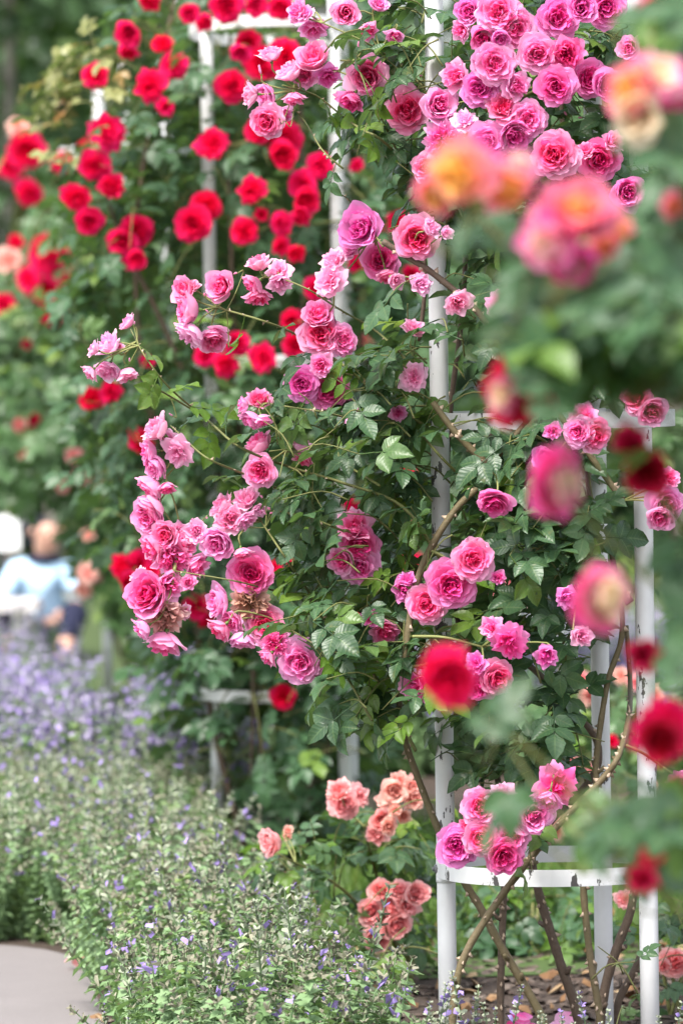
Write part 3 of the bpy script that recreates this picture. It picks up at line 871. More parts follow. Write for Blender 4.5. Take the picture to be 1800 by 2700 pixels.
def blooms(root, text, depth, spread, fatter=1.0):
    starts = []
    for e in text.replace('\n', ';').split(';'):
        e = e.split()
        if len(e) < 6: continue
        c, x, y, d, k, dx, dy = int(e[0]), float(e[1]), float(e[2]), float(e[3]), e[4], float(e[5]), float(e[6])
        px, py = at(c, x, y)
        D = depth(px, py) + R.uniform(-spread, spread)
        f = fatter
        if fatter > 1.05 and px < 780:          # the arching sprays: nodding, half turned away
            f = 1.08
            if k in 'hcl': dx, dy = dx * 1.35 - .12, dy * 1.35 + .12
        if k == 'h': dx, dy = dx * 1.25, dy * 1.25
        ax = facing(dx + R.uniform(-.15, .15), dy + R.uniform(-.15, .15))
        dm = d * K * f * D / FPX
        s = bloom(root, P(px, py, D), ax, dm, KIND[k], PM[e[7]], label='brown withered bloom' if e[7] == 'w' else None)
        starts.append((s, ax))
    return starts
def pink_depth(px, py):
    # the flowers sit on a drum round the pillar, those far to the left on arching sprays beside it
    o = (px - 1456) / 430
    return 11.12 - .38 * math.sqrt(max(0, 1 - o * o)) if abs(o) < 1 else 11.05
st = blooms(pink, BL, pink_depth, .03, 1.1)
forks = stalks(pink, st, branches, r=.0019)
def axis_out(p, c):
    v = Vector((p.x - c.x, p.y - c.y, .12))
    return v.normalized()
store = []
tw = MB()
def fill(store, tw, poly, n, D0, D1, c, size, m, nleaf=3, length=.12, mats=None, **kw):
    for _ in range(n):
        x, y = in_poly(poly)
        D = R.uniform(D0, D1)
        p = P(x, y, D)
        mm = m if mats is None or R.random() > mats[1] else mats[0]
        shoot(tw, p, axis_out(p, c), length * R.uniform(.7, 1.3), nleaf, size, store, mm, **kw)
YM = (M_LEAFY, .07)
fill(store, tw, [(880, 40), (1120, -20), (1130, 300), (1000, 230), (930, 240)], 26, 10.9, 11.2, PC, .122, M_LEAF, mats=YM)
fill(store, tw, [(930, 300), (1120, 240), (1170, 500), (1060, 500)], 10, 10.9, 11.2, PC, .122, M_LEAF, mats=YM)
fill(store, tw, [(1090, -20), (1700, -20), (1690, 500), (1350, 560), (1130, 420)], 72, 10.98, 11.4, PC, .122, M_LEAF, mats=YM)
fill(store, tw, [(1100, 430), (1400, 500), (1560, 560), (1560, 1080), (1300, 1150), (1060, 1100), (900, 1000), (1020, 760)], 80, 10.85, 11.3, PC, .122, M_LEAF, mats=YM)
fill(store, tw, [(700, 1080), (850, 960), (1100, 1050), (1180, 1500), (1000, 1600), (800, 1500), (740, 1250)], 72, 10.85, 11.3, PC, .122, M_LEAF, mats=YM)
fill(store, tw, [(790, 1500), (1150, 1500), (1200, 1800), (1170, 2080), (1100, 2060), (1030, 1940), (900, 1860), (820, 1760), (790, 1650)], 48, 10.85, 11.2, PC, .125, M_LEAF, mats=YM)
fill(store, tw, [(1130, 1080), (1570, 1150), (1560, 1640), (1460, 1740), (1320, 1700), (1180, 1700)], 88, 10.93, 11.45, PC, .122, M_LEAF, mats=(M_LEAFY, .12))
fill(store, tw, [(1200, 1760), (1450, 1780), (1600, 2000), (1500, 2100), (1250, 2110)], 24, 10.95, 11.3, PC, .122, M_LEAF)
fill(store, tw, [(1590, 60), (1740, 60), (1740, 1060), (1590, 1060)], 34, 10.85, 11.02, PC, .122, M_LEAF)
fill(store, tw, [(1230, 1130), (1560, 1180), (1560, 1500), (1300, 1450)], 16, 10.82, 10.93, PC, .122, M_LEAF)
fill(store, tw, [(1200, 2180), (1450, 2160), (1450, 2240), (1250, 2260)], 3, 10.8, 10.9, PC, .08, M_LEAF)
fill(store, tw, [(1580, 2480), (1660, 2480), (1640, 2680), (1590, 2680)], 4, 10.9, 11.1, PC, .085, M_LEAF)
for q in arch:
    for i in range(2, len(q) - 2, 3):
        if R.random() < .62:
            store.append((leaf_M(q[i], (rvec() * .7 + BACK * .6).normalized(), R.uniform(.085, .115)), M_LEAFY if R.random() < .2 else M_LEAF))
for q in forks:
    store.append((leaf_M(q[len(q) // 2], (rvec() * .6 + BACK * .5).normalized(), R.uniform(.08, .11)), M_LEAF))
tw.build('twig', M_TWIG, pink, kind='stuff')
keep_clear(store, [(1122, 640, 1188, 1060, 11.28), (1125, 1170, 1190, 1480, 11.28), (1130, 1500, 1192, 1780, 11.28), (1135, 2080, 1200, 2320, 11.4), (1110, 0, 1165, 70, 11.3), (1118, 140, 1168, 240, 11.3),
    (1572, 1690, 1632, 2300, 11.5), (1655, 1480, 1715, 2400, 11.2), (1195, 1080, 1260, 1130, 11.2), (1560, 1075, 1780, 1125, 11.2), (1200, 1090, 1320, 1130, 11.0), (1130, 2270, 1640, 2360, 11.0),
    (900, 420, 1000, 560, 11.3), (1200, 2360, 1660, 2700, 11.3)], bloom_discs(BL, pink_depth))
plant_leaves(pink, store, 300, low=False)
# buds and hips on the arching sprays
def little_buds(root, spots, D, m):
    starts = []
    for x, y in spots:
        ax = facing(R.uniform(-.7, .1), R.uniform(-.8, .2))
        s = bloom(root, P(x, y, D), ax, .016, 'bud', m, 'flower_bud')
        starts.append((s, ax))
    return starts
sb = little_buds(pink, [(622, 720), (540, 778), (548, 822), (600, 900), (355, 852), (287, 902), (342, 950), (452, 1094), (762, 1460), (710, 1342), (700, 1355), (716, 1352), (690, 1310), (545, 1365), (625, 1385), (1490, 300), (1515, 295), (1530, 310), (1393, 372), (735, 310), (748, 316), (1205, 178), (1110, 200)], 11.03, M_PALE)
stalks(pink, sb, branches + forks, r=.0012)

# ------------------------------------------------------------------ the red climber on the pillar behind
red = thing('climbing_rose', 'red climbing rose thick with leaves on the soft pillar with the top hoop', 'climbing rose', 'roses trained on pillars')
rb = []
for pts, D in [([(700, 2300), (690, 2000), (650, 1500), (620, 900), (600, 300), (620, -80)], 15.9), ([(800, 2320), (820, 1900), (780, 1300), (800, 700), (780, 100), (700, -60)], 15.7), ([(650, 2260), (560, 1900), (480, 1400), (380, 1000), (360, 600), (420, 200), (470, -40)], 15.8), ([(780, 2260), (930, 1700), (960, 1200), (940, 700), (900, 300)], 16.1), ([(600, 1300), (450, 900), (330, 650), (260, 450)], 15.8), ([(665, 1600), (668, 1800), (660, 2100)], 15.6)]:
    rb.append(cane(red, pts, D, .011, .005, M_CANEB, 0))
RL = """
1 440 345 125 o -.1 0 r;1 690 395 150 l 0 0 r;1 800 300 125 o .1 .1 r;1 590 150 115 c -.2 .2 r;1 590 240 90 h 0 .6 r;1 745 200 100 l 0 -.6 r;1 690 0 100 h 0 .5 r;1 1040 30 150 o 0 .2 r;1 1175 25 100 c 0 .3 r;1 1290 35 120 o 0 .2 r;1 1065 395 150 o 0 0 r;1 1140 195 110 o 0 .2 r;1 1105 240 85 c 0 .3 r;1 1200 285 160 o 0 0 r;1 1310 255 150 o 0 .1 r;1 975 660 150 l 0 0 r;1 490 600 170 l 0 -.3 r;1 1190 600 120 o 0 .1 r;1 1300 640 170 o 0 .2 r;1 1300 710 125 c 0 .2 r;1 435 760 145 o -.1 0 r;1 515 850 120 h .4 -.2 r;1 350 905 135 l -.1 .2 r;1 950 945 135 o 0 0 r;1 890 1025 165 o 0 0 r;1 1155 875 130 l 0 .1 r;1 410 1020 130 o 0 .2 r;1 630 1060 150 o .1 0 r;1 560 1105 120 c -.1 .3 r;1 1125 1060 125 o 0 0 r;1 1390 840 130 o 0 0 r;1 1405 920 120 c 0 .2 r;1 1380 990 90 h 0 .5 r;1 1470 760 120 o 0 .1 r;1 1290 1020 110 l 0 .6 r;1 1200 985 60 h 0 0 r;1 610 1190 100 c 0 .3 r;1 760 490 80 h 0 .2 r;1 1290 1130 80 h 0 .2 r;1 1360 1160 80 h 0 .3 r;1 870 60 90 c 0 0 r;1 940 100 80 h 0 .3 r;1 1300 1060 60 h 0 0 r
3 630 55 90 c 0 .2 r;3 1090 445 115 o .1 0 r;3 1035 540 120 l 0 0 r;3 945 500 115 o -.1 .1 r;3 1205 515 135 l 0 0 r;3 420 700 120 l -.2 .1 r;3 510 665 110 l .2 .2 r;3 650 900 120 h -.3 .1 r;3 1450 190 110 o 0 0 r;3 1340 340 100 o 0 .2 r;3 1350 450 110 o 0 0 r;3 680 530 60 h 0 0 r
5 570 345 125 h -.4 .2 r;5 640 320 120 o .1 0 r;5 600 405 100 c 0 .6 r;5 905 520 120 o 0 0 r;5 945 585 80 h .3 .5 r;5 700 365 70 h 0 0 r;5 1300 935 115 o 0 .1 r;5 1260 340 60 h 0 0 r;5 1345 320 45 h 0 0 r
4 300 1040 90 l 0 .1 r;4 45 1185 90 l 0 .5 r;4 70 80 80 o 0 0 r;4 320 120 75 h 0 0 r;2 255 1015 100 l 0 0 r;6 340 150 50 h 0 0 r;6 95 555 60 h 0 0 r;2 70 760 60 h 0 0 r
"""
st = blooms(red, RL, lambda x, y: 15.25 + .25 * abs(x - 700) / 400, .08, 1.0)
stalks(red, st, rb, r=.0022)
store = []
tw = MB()
RP = [(330, -40), (900, -40), (1000, 300), (1060, 900), (1010, 1500), (960, 2000), (880, 2200), (720, 2270), (620, 2200), (530, 1960), (440, 1800), (410, 1560), (310, 1380), (240, 1100), (190, 800), (230, 480), (310, 280)]
fill(store, tw, RP, 420, 15.3, 16.0, LC, .13, M_LEAFR, 3, .16)
fill(store, tw, RP, 360, 15.9, 16.7, LC, .15, M_LEAFR, 3, .16)
fill(store, tw, [(430, 1500), (1000, 1500), (940, 2100), (700, 2250), (560, 2050)], 120, 15.3, 16.3, LC, .14, M_LEAFR, 3, .16)
fill(store, tw, [(130, 250), (180, 130), (340, 30), (390, 160), (310, 330), (150, 420)], 36, 15.4, 16.2, LC, .11, M_BRONZE, 3, .14)
tw.build('twig', M_TWIG, red, kind='stuff')
keep_clear(store, [(855, 200, 930, 820, 15.75), (505, 40, 900, 125, 15.7), (520, 100, 565, 180, 16), (530, 410, 570, 510, 16), (540, 600, 575, 720, 16), (555, 1830, 720, 1865, 15.6), (550, 1940, 600, 2150, 16), (880, 1900, 945, 2060, 16), (640, 1900, 720, 1980, 16.6), (215, 225, 272, 345, 23), (255, 1670, 325, 1880, 23)], bloom_discs(RL, lambda x, y: 15.3 + .25 * abs(x - 700) / 400))
plant_leaves(red, store, 300)

# ------------------------------------------------------------------ the red and cream climbers farther off
far = thing('climbing_rose', 'far blurred climbing rose with red blooms at the photo left edge', 'climbing rose', 'roses trained on pillars')
fb = [cane(far, [(390, 1900), (320, 1400), (220, 900), (150, 600), (60, 420)], 22.5, .012, .006, M_CANEB), cane(far, [(385, 1900), (200, 1400), (80, 1100), (20, 800)], 22.2, .012, .006, M_CANEB), cane(far, [(400, 1900), (370, 1300), (330, 800), (300, 400)], 22.6, .012, .006, M_CANEB)]
FL = """
1 285 745 100 o 0 .1 r;1 125 690 170 o 0 .1 r;1 60 765 110 c -.2 .2 r;1 135 885 130 l 0 .2 r;1 215 1145 140 o 0 0 r;1 270 1190 120 o 0 .2 r;1 400 680 80 h 0 0 r;1 85 580 100 l 0 -.2 a;1 75 1110 70 h 0 0 r
3 210 50 150 o 0 0 r;3 270 110 130 o 0 .1 r;3 130 150 120 l 0 0 r;3 200 190 130 o 0 .2 r;3 15 265 110 o 0 0 r;3 240 300 120 o 0 .2 r;3 150 790 70 h 0 0 r;3 125 447 45 h 0 0 r;3 40 60 130 l 0 -.2 a;3 90 820 60 h 0 0 s
3 110 960 60 h 0 0 a;3 340 960 80 l 0 0 s;3 360 1060 70 l 0 0 s;3 440 1100 85 l 0 0 a;3 290 1100 70 l 0 0 s
5 405 190 55 h 0 0 a;5 400 370 100 l 0 0 a;5 390 440 90 l 0 0 a;5 440 385 60 h 0 .2 a
"""
st = blooms(far, FL, lambda x, y: 21.2, .4, 1.0)
stalks(far, st, fb, r=.003)
store = []
FP = [(-60, 720), (60, 700), (170, 560), (300, 380), (420, 700), (420, 1480), (330, 1500), (250, 1440), (200, 1330), (60, 1320), (-60, 1340)]
fill(store, None, FP, 420, 20.8, 22.4, FC, .16, M_LEAFF, 3, .2)
fill(store, None, FP, 220, 22.2, 23.4, FC, .2, M_LEAFF, 3, .2)
fill(store, None, [(330, 1300), (520, 1400), (480, 1750), (400, 1800), (340, 1650)], 90, 20.8, 22.2, FC, .16, M_LEAFF, 3, .2)
fill(store, None, [(190, 1430), (330, 1450), (340, 1700), (280, 1560)], 26, 20.8, 22.2, FC, .16, M_LEAFF, 3, .2)
keep_clear(store, [(215, 225, 272, 345, 23.3), (255, 1670, 325, 1880, 23.3), (-60, 1345, 78, 1470, 30), (40, 1380, 175, 1640, 30)], bloom_discs(FL, lambda x, y: 21.3))
plant_leaves(far, store, 240)

# a green climber behind the near pillar
rear = thing('rose_bush', 'tall soft green rose bush seen through the pink climber', 'rose bush')
store = []
for px, D in ((1050, 19.5), (1300, 19), (1550, 19.5), (1750, 19)):
    cane(rear, [(px, 2060), (px + 30, 1500), (px - 20, 900), (px + 20, 300)], D, .012, .006, M_CANEB)
CB = P(1400, 900, 20)
fill(store, None, [(930, 200), (1900, 100), (1900, 1500), (1700, 1560), (1500, 1500), (1300, 1640), (1050, 1620), (980, 1500)], 520, 18.6, 20.4, CB, .15, M_LEAFF, 3, .2)
for px, py in ((1000, 620), (1030, 640), (960, 900), (930, 420), (1350, 1530), (1400, 1560), (1290, 1560), (1080, 1480)):
    bloom(rear, P(px, py, 18.7), facing(R.uniform(-.3, .3), R.uniform(-.3, .3)), .09, 'loose', R.choice([M_SALMON, M_SALMON, M_RED]))
plant_leaves(rear, store, 200)

# ------------------------------------------------------------------ salmon bush roses
def bush(label, poly, nsh, D, text, base, size, m, nobj, heights, group='salmon bush roses', dd=.35, fat=1.0):
    root = thing('rose_bush', label, 'rose bush', group)
    g = G(*base)
    bs = []
    for hx, hy, hd in heights:
        e = P(hx, hy, hd)
        mid = g.lerp(e, .5) + Vector((R.uniform(-.03, .03), 0, .06))
        q = spline([g + Vector((R.uniform(-.03, .03), R.uniform(-.03, .03), 0)), mid, e], 8)
        mb = MB()
        rad = np.linspace(.0055, .0025, len(q))
        tube(mb, q, rad, 6, R.random()); thorns(mb, q, rad, 10, .006)
        mb.build('cane', [M_TWIG, M_THORN], root)
        bs.append(q)
    st = blooms(root, text, lambda x, y: D - .2, .05, fat) if text else []
    if st: stalks(root, st, bs, r=.0016)
    store, tw = [], MB()
    c = P(sum(p[0] for p in poly) / len(poly), sum(p[1] for p in poly) / len(poly), D + .2)
    fill(store, tw, poly, nsh, D - dd, D + dd, c, size, m, 3, .13, mats=(M_LEAFY, .25))
    for q in bs:
        for i in range(6, len(q), 2):
            store.append((leaf_M(q[i], rvec(), size * R.uniform(.7, 1)), m))
    tw.build('twig', M_TWIG, root, kind='stuff')
    if text: keep_clear(store, [], bloom_discs(text, lambda x, y: D - .2, .55, .12), .97)
    plant_leaves(root, store, nobj)
    return root
bush('salmon bush rose with dense rosette cluster beside the near left post', [(720, 2230), (870, 2160), (1120, 2110), (1130, 2480), (1080, 2620), (980, 2480), (860, 2380), (760, 2340)], 46, 12.7, """
8 10 205 140 o -.1 0 s;8 75 175 100 h .3 -.1 s;8 -10 150 110 h -.2 -.6 s;8 240 150 115 c 0 0 a;8 265 100 80 h 0 -.4 a;8 325 120 80 h .2 -.3 a;8 335 185 90 h .1 0 a;8 200 190 75 h -.2 0 a;8 190 285 110 c 0 0 s;8 160 345 95 h -.2 .3 s;8 285 265 65 h .2 0 a;8 245 235 60 h 0 0 a;8 215 310 80 h .2 .1 a
8 180 605 100 c -.1 -.4 s;8 270 610 100 c .1 -.4 s;8 345 620 110 c .5 -.2 s;8 245 660 130 o 0 0 s;8 135 700 115 c -.5 0 s;8 180 740 130 o -.1 .2 s;8 250 765 125 c .2 .4 s;8 165 820 125 c -.2 .5 s;8 310 670 110 h .4 .2 s
7 1255 385 130 c -.75 0 s;7 1320 330 45 h 0 -.5 a;7 1320 355 40 h .2 0 a
""", (1075, 2600), .105, M_LEAF, 140, [(960, 2180, 12.6), (1060, 2160, 12.7), (730, 2250, 12.4), (1020, 2400, 12.5), (1000, 2260, 12.8)], fat=1.02)
bush('salmon bush rose with one coral bloom at the lower right corner', [(1660, 2440), (1830, 2380), (1850, 2700), (1720, 2660)], 16, 12.3, "8 1530 935 150 o .1 -.5 s;8 1300 645 95 l .1 0 s;8 1480 955 60 h 0 0 s", (1760, 2680), .10, M_LEAF, 50, [(1770, 2540, 12.2), (1655, 2390, 12.2), (1830, 2480, 12.3)])
bush('pale salmon bush rose blurred between the canes of the near pillar', [(1380, 1780), (1700, 1760), (1760, 2100), (1400, 2120)], 40, 15.6, "6 1140 930 90 h 0 0 a;6 1100 850 70 h 0 0 s;6 1280 840 80 l 0 0 a;6 1350 870 80 h 0 0 s;6 1440 930 90 l 0 0 a;6 900 440 60 h 0 0 s;6 830 420 60 h 0 0 s;8 960 265 100 l 0 0 a;8 985 330 80 h 0 0 a;8 1080 540 70 h 0 0 a;8 1150 60 80 l 0 0 s;8 1060 20 80 l 0 0 s;8 1420 130 70 l 0 0 a;6 1240 1140 60 h 0 0 r", (1560, 2290), .12, M_LEAFF, 60, [(1500, 1850, 15.6), (1650, 1800, 15.6), (1450, 2140, 15.5), (1400, 1560, 15.8)])
bush('low green bush rose on the lawn behind the canes', [(1200, 2330), (1560, 2330), (1600, 2570), (1190, 2610)], 46, 13.6, "", (1400, 2520), .12, M_LEAFR, 80, [(1300, 2380, 13.5), (1500, 2360, 13.6), (1230, 2420, 13.5), (1400, 2330, 13.7)])

# ------------------------------------------------------------------ the out of focus roses nearest the viewer
def near_rose(label, base, canes_, polys, flowers, size, nobj):
    root = thing('rose_bush', label, 'rose bush', 'blurred rose bushes nearest the viewer')
    g = G(*base)
    bs = []
    for pts in canes_:
        q = spline([g + Vector((R.uniform(-.05, .05), R.uniform(-.05, .05), 0))] + [P(*p) for p in pts], 7)
        mb = MB()
        tube(mb, q, np.linspace(.006, .003, len(q)), 7, R.random())
        mb.build('cane', [M_TWIG], root)
        bs.append(q)
    starts = []
    for x, y, d, k, dx, dy, m, D in flowers:
        ax = facing(dx, dy)
        starts.append((bloom(root, P(x, y, D), ax, d * D / FPX, k, m), ax))
    stalks(root, starts, bs, r=.002)
    store, tw = [], MB()
    for poly, n, D0, D1 in polys:
        c = P(sum(p[0] for p in poly) / len(poly), sum(p[1] for p in poly) / len(poly), D1 + .3)
        for _ in range(n * 2):
            x, y = in_poly(poly)
            p = P(x, y, R.uniform(D0, D1))
            M = leaf_M(p, axis_out(p, c), size * R.uniform(.75, 1.1))
            d = M.to_3x3() @ Vector((0, .55, 0))
            store.append((Matrix.Translation(-d) @ M, M_LEAFY if R.random() < .05 else M_LEAFG))
    keep_clear(store, [(1480, 1065, 1620, 1185, 9), (1650, 1000, 1790, 1110, 9), (1560, 1075, 1790, 1125, 9), (1690, 1280, 1800, 1420, 9), (1210, 640, 1290, 790, 9), (1400, 540, 1420, 600, 9), (1590, 430, 1700, 540, 9), (1540, 1640, 1640, 2020, 9), (1650, 1500, 1720, 1700, 9), (1650, 2360, 1800, 2680, 9), (1130, 2050, 1480, 2330, 6.45), (1400, 2300, 1640, 2480, 9), (1280, 1200, 1440, 1760, 9), (1420, 1420, 1560, 1780, 9)],
        [(x, y, d * .42, D + .12) for x, y, d, k, dx, dy, m, D in flowers], .96)
    for M, m in store:
        b = M.translation
        near = min((q for l in bs for q in l), key=lambda q: (q - b).length)
        if (near - b).length > .02: tube(tw, spline([near, near.lerp(b, .5) + Vector((0, 0, -.03)), b], 3), .0016, 4, R.random())
    tw.build('twig', M_TWIG, root, kind='stuff')
    plant_leaves(root, store, nobj)
    return root
near_rose('blurred rose bush nearest the lens with orange and pink blooms', (2150, 4300), [
    [(2050, 2600, 6.5), (1950, 1400, 6.4), (1700, 900, 6.3), (1400, 700, 6.2), (1250, 560, 6.2)],
    [(2020, 2000, 6.4), (1850, 1100, 6.3), (1640, 800, 6.3), (1540, 650, 6.25)],
    [(2020, 1800, 6.4), (1880, 900, 6.3), (1800, 500, 6.3), (1720, 330, 6.3)],
    [(2000, 2300, 6.4), (1850, 1700, 6.3), (1680, 1500, 6.3), (1560, 1380, 6.25)]],
    [([(1310, 740), (1420, 690), (1560, 720), (1800, 620), (1830, 1000), (1700, 980), (1560, 1030), (1440, 1010), (1350, 850)], 66, 6.1, 6.8),
     ([(1600, 820), (1830, 700), (1830, 1000), (1640, 990)], 24, 6.0, 6.6), ([(1220, 560), (1290, 600), (1260, 660)], 2, 6.2, 6.3),
     ([(1690, 20), (1830, -40), (1830, 120), (1740, 110)], 6, 6.2, 6.6),
     ([(1740, 400), (1830, 340), (1830, 620), (1720, 600)], 14, 6.1, 6.6),
     ([(1640, 1180), (1720, 1150), (1700, 1290), (1650, 1300)], 4, 6.1, 6.5), ([(1720, 1440), (1830, 1400), (1830, 1760), (1740, 1740), (1690, 1560)], 16, 6.1, 6.7),
     ],
    [(1205, 455, 190, 'loose', -.55, .3, M_PEACH, 6.1), (1150, 505, 110, 'cup', -.3, .5, M_PEACH, 6.15), (1240, 420, 120, 'half', .2, -.3, M_BLEND, 6.12),
     (1335, 495, 150, 'loose', .3, .45, M_PEACH, 6.15), (1370, 440, 90, 'half', .3, -.4, M_BLEND, 6.2),
     (1520, 560, 190, 'cup', .1, -.5, M_PEACH, 6.1), (1440, 635, 180, 'loose', -.55, .35, M_BLEND, 6.1), (1620, 600, 85, 'half', .3, 0, M_PEACH, 6.2), (1590, 645, 80, 'half', 0, .3, M_PEACH, 6.2), (1500, 690, 120, 'cup', .2, .5, M_BLEND, 6.15),
     (1740, 195, 160, 'loose', .2, -.5, M_BLEND, 6.2), (1665, 235, 130, 'cup', -.4, 0, M_PEACH, 6.2), (1680, 305, 130, 'cup', -.1, .3, M_CREAM, 6.2), (1780, 230, 110, 'open', .2, .1, M_BLEND, 6.25), (1725, 10, 80, 'half', 0, .4, M_PEACH, 6.3), (1775, 545, 75, 'half', 0, 0, M_PEACH, 6.3), (1790, 690, 50, 'half', 0, 0, M_PEACH, 6.3),
     (1474, 1272, 185, 'open', .72, .1, M_BLEND, 6.2), (1592, 1578, 185, 'open', .68, .05, M_BLEND, 6.2)], .14, 220)
near_rose('blurred dark red rose bush at the right edge near the lens', (2050, 4300), [
    [(2030, 3000, 6.6), (1900, 2300, 6.6), (1760, 2000, 6.5), (1740, 1960, 6.5)],
    [(2000, 2200, 6.6), (1850, 1500, 6.6), (1720, 1270, 6.5)],
    [(1990, 2800, 6.6), (1700, 2300, 6.6), (1420, 2000, 6.5), (1250, 1880, 6.5)],
    [(2000, 2000, 6.6), (1700, 1250, 6.6), (1480, 1080, 6.5), (1400, 1050, 6.5)]],
    [([(1700, 2090), (1830, 2050), (1830, 2480), (1730, 2420), (1660, 2260)], 12, 6.3, 7.1), ([(1260, 1870), (1310, 1850), (1330, 1910)], 1, 6.3, 6.5),
     ([(1300, 2090), (1370, 2090), (1380, 2170), (1320, 2190)], 1, 6.6, 6.8), ([(1560, 2090), (1640, 2060), (1620, 2200), (1570, 2200)], 3, 6.5, 6.9), ([(1450, 1810), (1520, 1820), (1510, 1870)], 1, 6.8, 7.0)],
    [(1350, 1035, 150, 'cup', -.4, .1, M_DARKRED, 6.4), (1320, 1040, 90, 'half', -.5, .1, M_BLEND, 6.38), (1400, 1060, 110, 'half', .2, .5, M_DARKRED, 6.45), (1660, 1170, 90, 'half', -.2, -.3, M_DARKRED, 6.4), (1705, 1245, 120, 'cup', .1, .2, M_DARKRED, 6.4),
     (1184, 1785, 145, 'cup', -.15, .35, M_RED, 6.4), (1180, 1750, 100, 'half', -.1, -.3, M_RED, 6.4), (1695, 1728, 85, 'cup', 0, .2, M_DARKRED, 6.5), (1745, 1925, 170, 'loose', -.35, .2, M_RED, 6.4), (1740, 1950, 120, 'cup', 0, .4, M_DARKRED, 6.35), (1715, 2250, 70, 'half', -.2, .3, M_DARKRED, 6.5), (1690, 2315, 80, 'half', -.5, .4, M_DARKRED, 6.5)], .14, 120)

# ------------------------------------------------------------------ catmint and lavender
M_CATLEAF = leaf_mat('catmint_leaf', (.165, .275, .115), (.26, .385, .20), (.26, .37, .12), (.24, .32, .17), .6, .3, .25, veins=False)
M_CALY = simple('dry_calyx', (.21, .205, .15), .8, .1, .3, 200)
M_CALYG = simple('pale_calyx', (.27, .30, .22), .8, .1, .25, 200)
M_PURPLE = simple('violet_floret', (.30, .22, .52), .6, .2, .3, 200)
M_LILAC = simple('lilac_floret', (.34, .30, .44), .6, .2, .3, 200)
def catmint_tpl(rng, h=1.0, nodes=6, spike=.35, whorls=6, purple=.3, leafs=True, detail=True):
    """One stem with leaf pairs below and a flower spike of whorls above; materials leaf, calyx, floret."""
    mb = MB()
    bend = rng.uniform(-.15, .15)
    def c(t): return Vector((bend * t * t, .04 * math.sin(4 * t), t * h))
    tube(mb, [c(t) for t in (0, .3, .6, 1)], [.011, .009, .007, .004], 3, 0, 0, False)
    if leafs:
        for i in range(nodes):
            t = .06 + (1 - spike - .08) * i / max(1, nodes - 1)
            a = i * 1.57 + rng.uniform(-.3, .3)
            for s in (0, PI) if detail else (0, 2.1, PI, 5.2):
                L = rng.uniform(.14, .23) * (1 - .35 * t) if detail else rng.uniform(.055, .10)
                d = Vector((math.cos(a + s), math.sin(a + s), rng.uniform(.0, .5)))
                M = np.array(frame(d, Vector((0, 0, 1)) + rvec() * .2, c(t), L))
                v, f, u = leaflet_low(1, .75, .3)
                if not detail:
                    v, f, u = np.array([(0, 0, 0), (.36, .45, .06), (0, 1, -.2), (-.36, .45, .06)]), [(0, 1, 2, 3)], np.zeros((4, 2))
                mb.add(v @ M[:3, :3].T + M[:3, 3], f, 0, u, 0)
    for i in range(whorls):
        t = 1 - spike + spike * (i / max(1, whorls - 1)) ** .8
        rr = .042 * (1.15 - .6 * i / whorls)
        n = 6 if detail else 4
        for k in range(n):
            a = k / n * 6.283 + rng.uniform(-.3, .3)
            d = Vector((math.cos(a), math.sin(a), rng.uniform(.2, 1.1)))
            b = c(min(1, t + rng.uniform(-.012, .012)))
            pur = rng.random() < purple
            L = rr * (rng.uniform(1.2, 1.7) if pur else rng.uniform(.9, 1.25))
            M = np.array(frame(d, rvec(), b, L))
            w = .30 if not pur else .38
            v = np.array([(-.12, 0, 0), (.12, 0, 0), (w, .75, .12), (0, 1.05, -.15), (-w, .75, .12)]) if detail else np.array([(-.3, 0, 0), (.3, 0, 0), (w, 1, .1), (-w, 1, .1), (0, 1, 0)])
            mb.add(v @ M[:3, :3].T + M[:3, 3], [(0, 1, 2, 4), (4, 2, 3, -1)], 0, None, 2 if pur else 1)
    return mb
_cr = random.Random(3)
def meadow(name, n, region, test, h0, h1, tpls, mats, tilt=.45):
    sets = [[] for _ in tpls]
    k = 0
    while k < n:
        x, y = R.uniform(*region[0]), R.uniform(*region[1])
        if not test(x, y): continue
        h = R.uniform(h0, h1)
        d = Vector((R.gauss(0, tilt), R.gauss(0, tilt), 1))
        sets[R.randrange(len(tpls))].append(np.array(frame(d, rvec(), (x, y, 0), 1) @ Matrix.Rotation(-PI / 2, 4, 'X') @ Matrix.Diagonal((h, h, h, 1))))
        k += 1
    mb = MB()
    for t, Ms in zip(tpls, sets):
        if Ms: mb.inst(t.tpl(), Ms, NR.random(len(Ms)))
    return mb.build(name, mats, None, kind='stuff')
BED = [(-500, 2484), (60, 2490), (190, 2500), (300, 2600), (380, 2760), (450, 2990), (1000, 2990), (900, 2840), (720, 2680), (640, 2533), (560, 2434), (480, 2300), (420, 2200), (-500, 2180)]
def in_bed(x, y):
    px, py, D = proj((x, y, 0))
    return inside(px, py, BED)
green_t = [catmint_tpl(_cr, 1, 12, .12, 3, .06, True, False) for _ in range(5)] + [catmint_tpl(_cr, 1, 13, .04, 1, 0, True, False) for _ in range(6)] + [catmint_tpl(_cr, 1, 9, .30, 6, .10, True, False) for _ in range(2)]
meadow('catmint', 4300, ((-1.5, .3), (10.2, 17.2)), in_bed, .18, .37, green_t, [M_CATLEAF, M_CALY, M_PURPLE])
spike_t = [catmint_tpl(_cr, 1, 8, .42, 8, .05, True, False) for _ in range(4)]
meadow('catmint', 330, ((-1.5, .2), (10.6, 17.2)), in_bed, .34, .45, spike_t, [M_CATLEAF, M_CALYG, M_PURPLE], .28)
lav_t = [catmint_tpl(_cr, 1, 10, .36, 7, .30, True, False) for _ in range(3)] + [catmint_tpl(_cr, 1, 12, .12, 2, .1, True, False) for _ in range(4)]
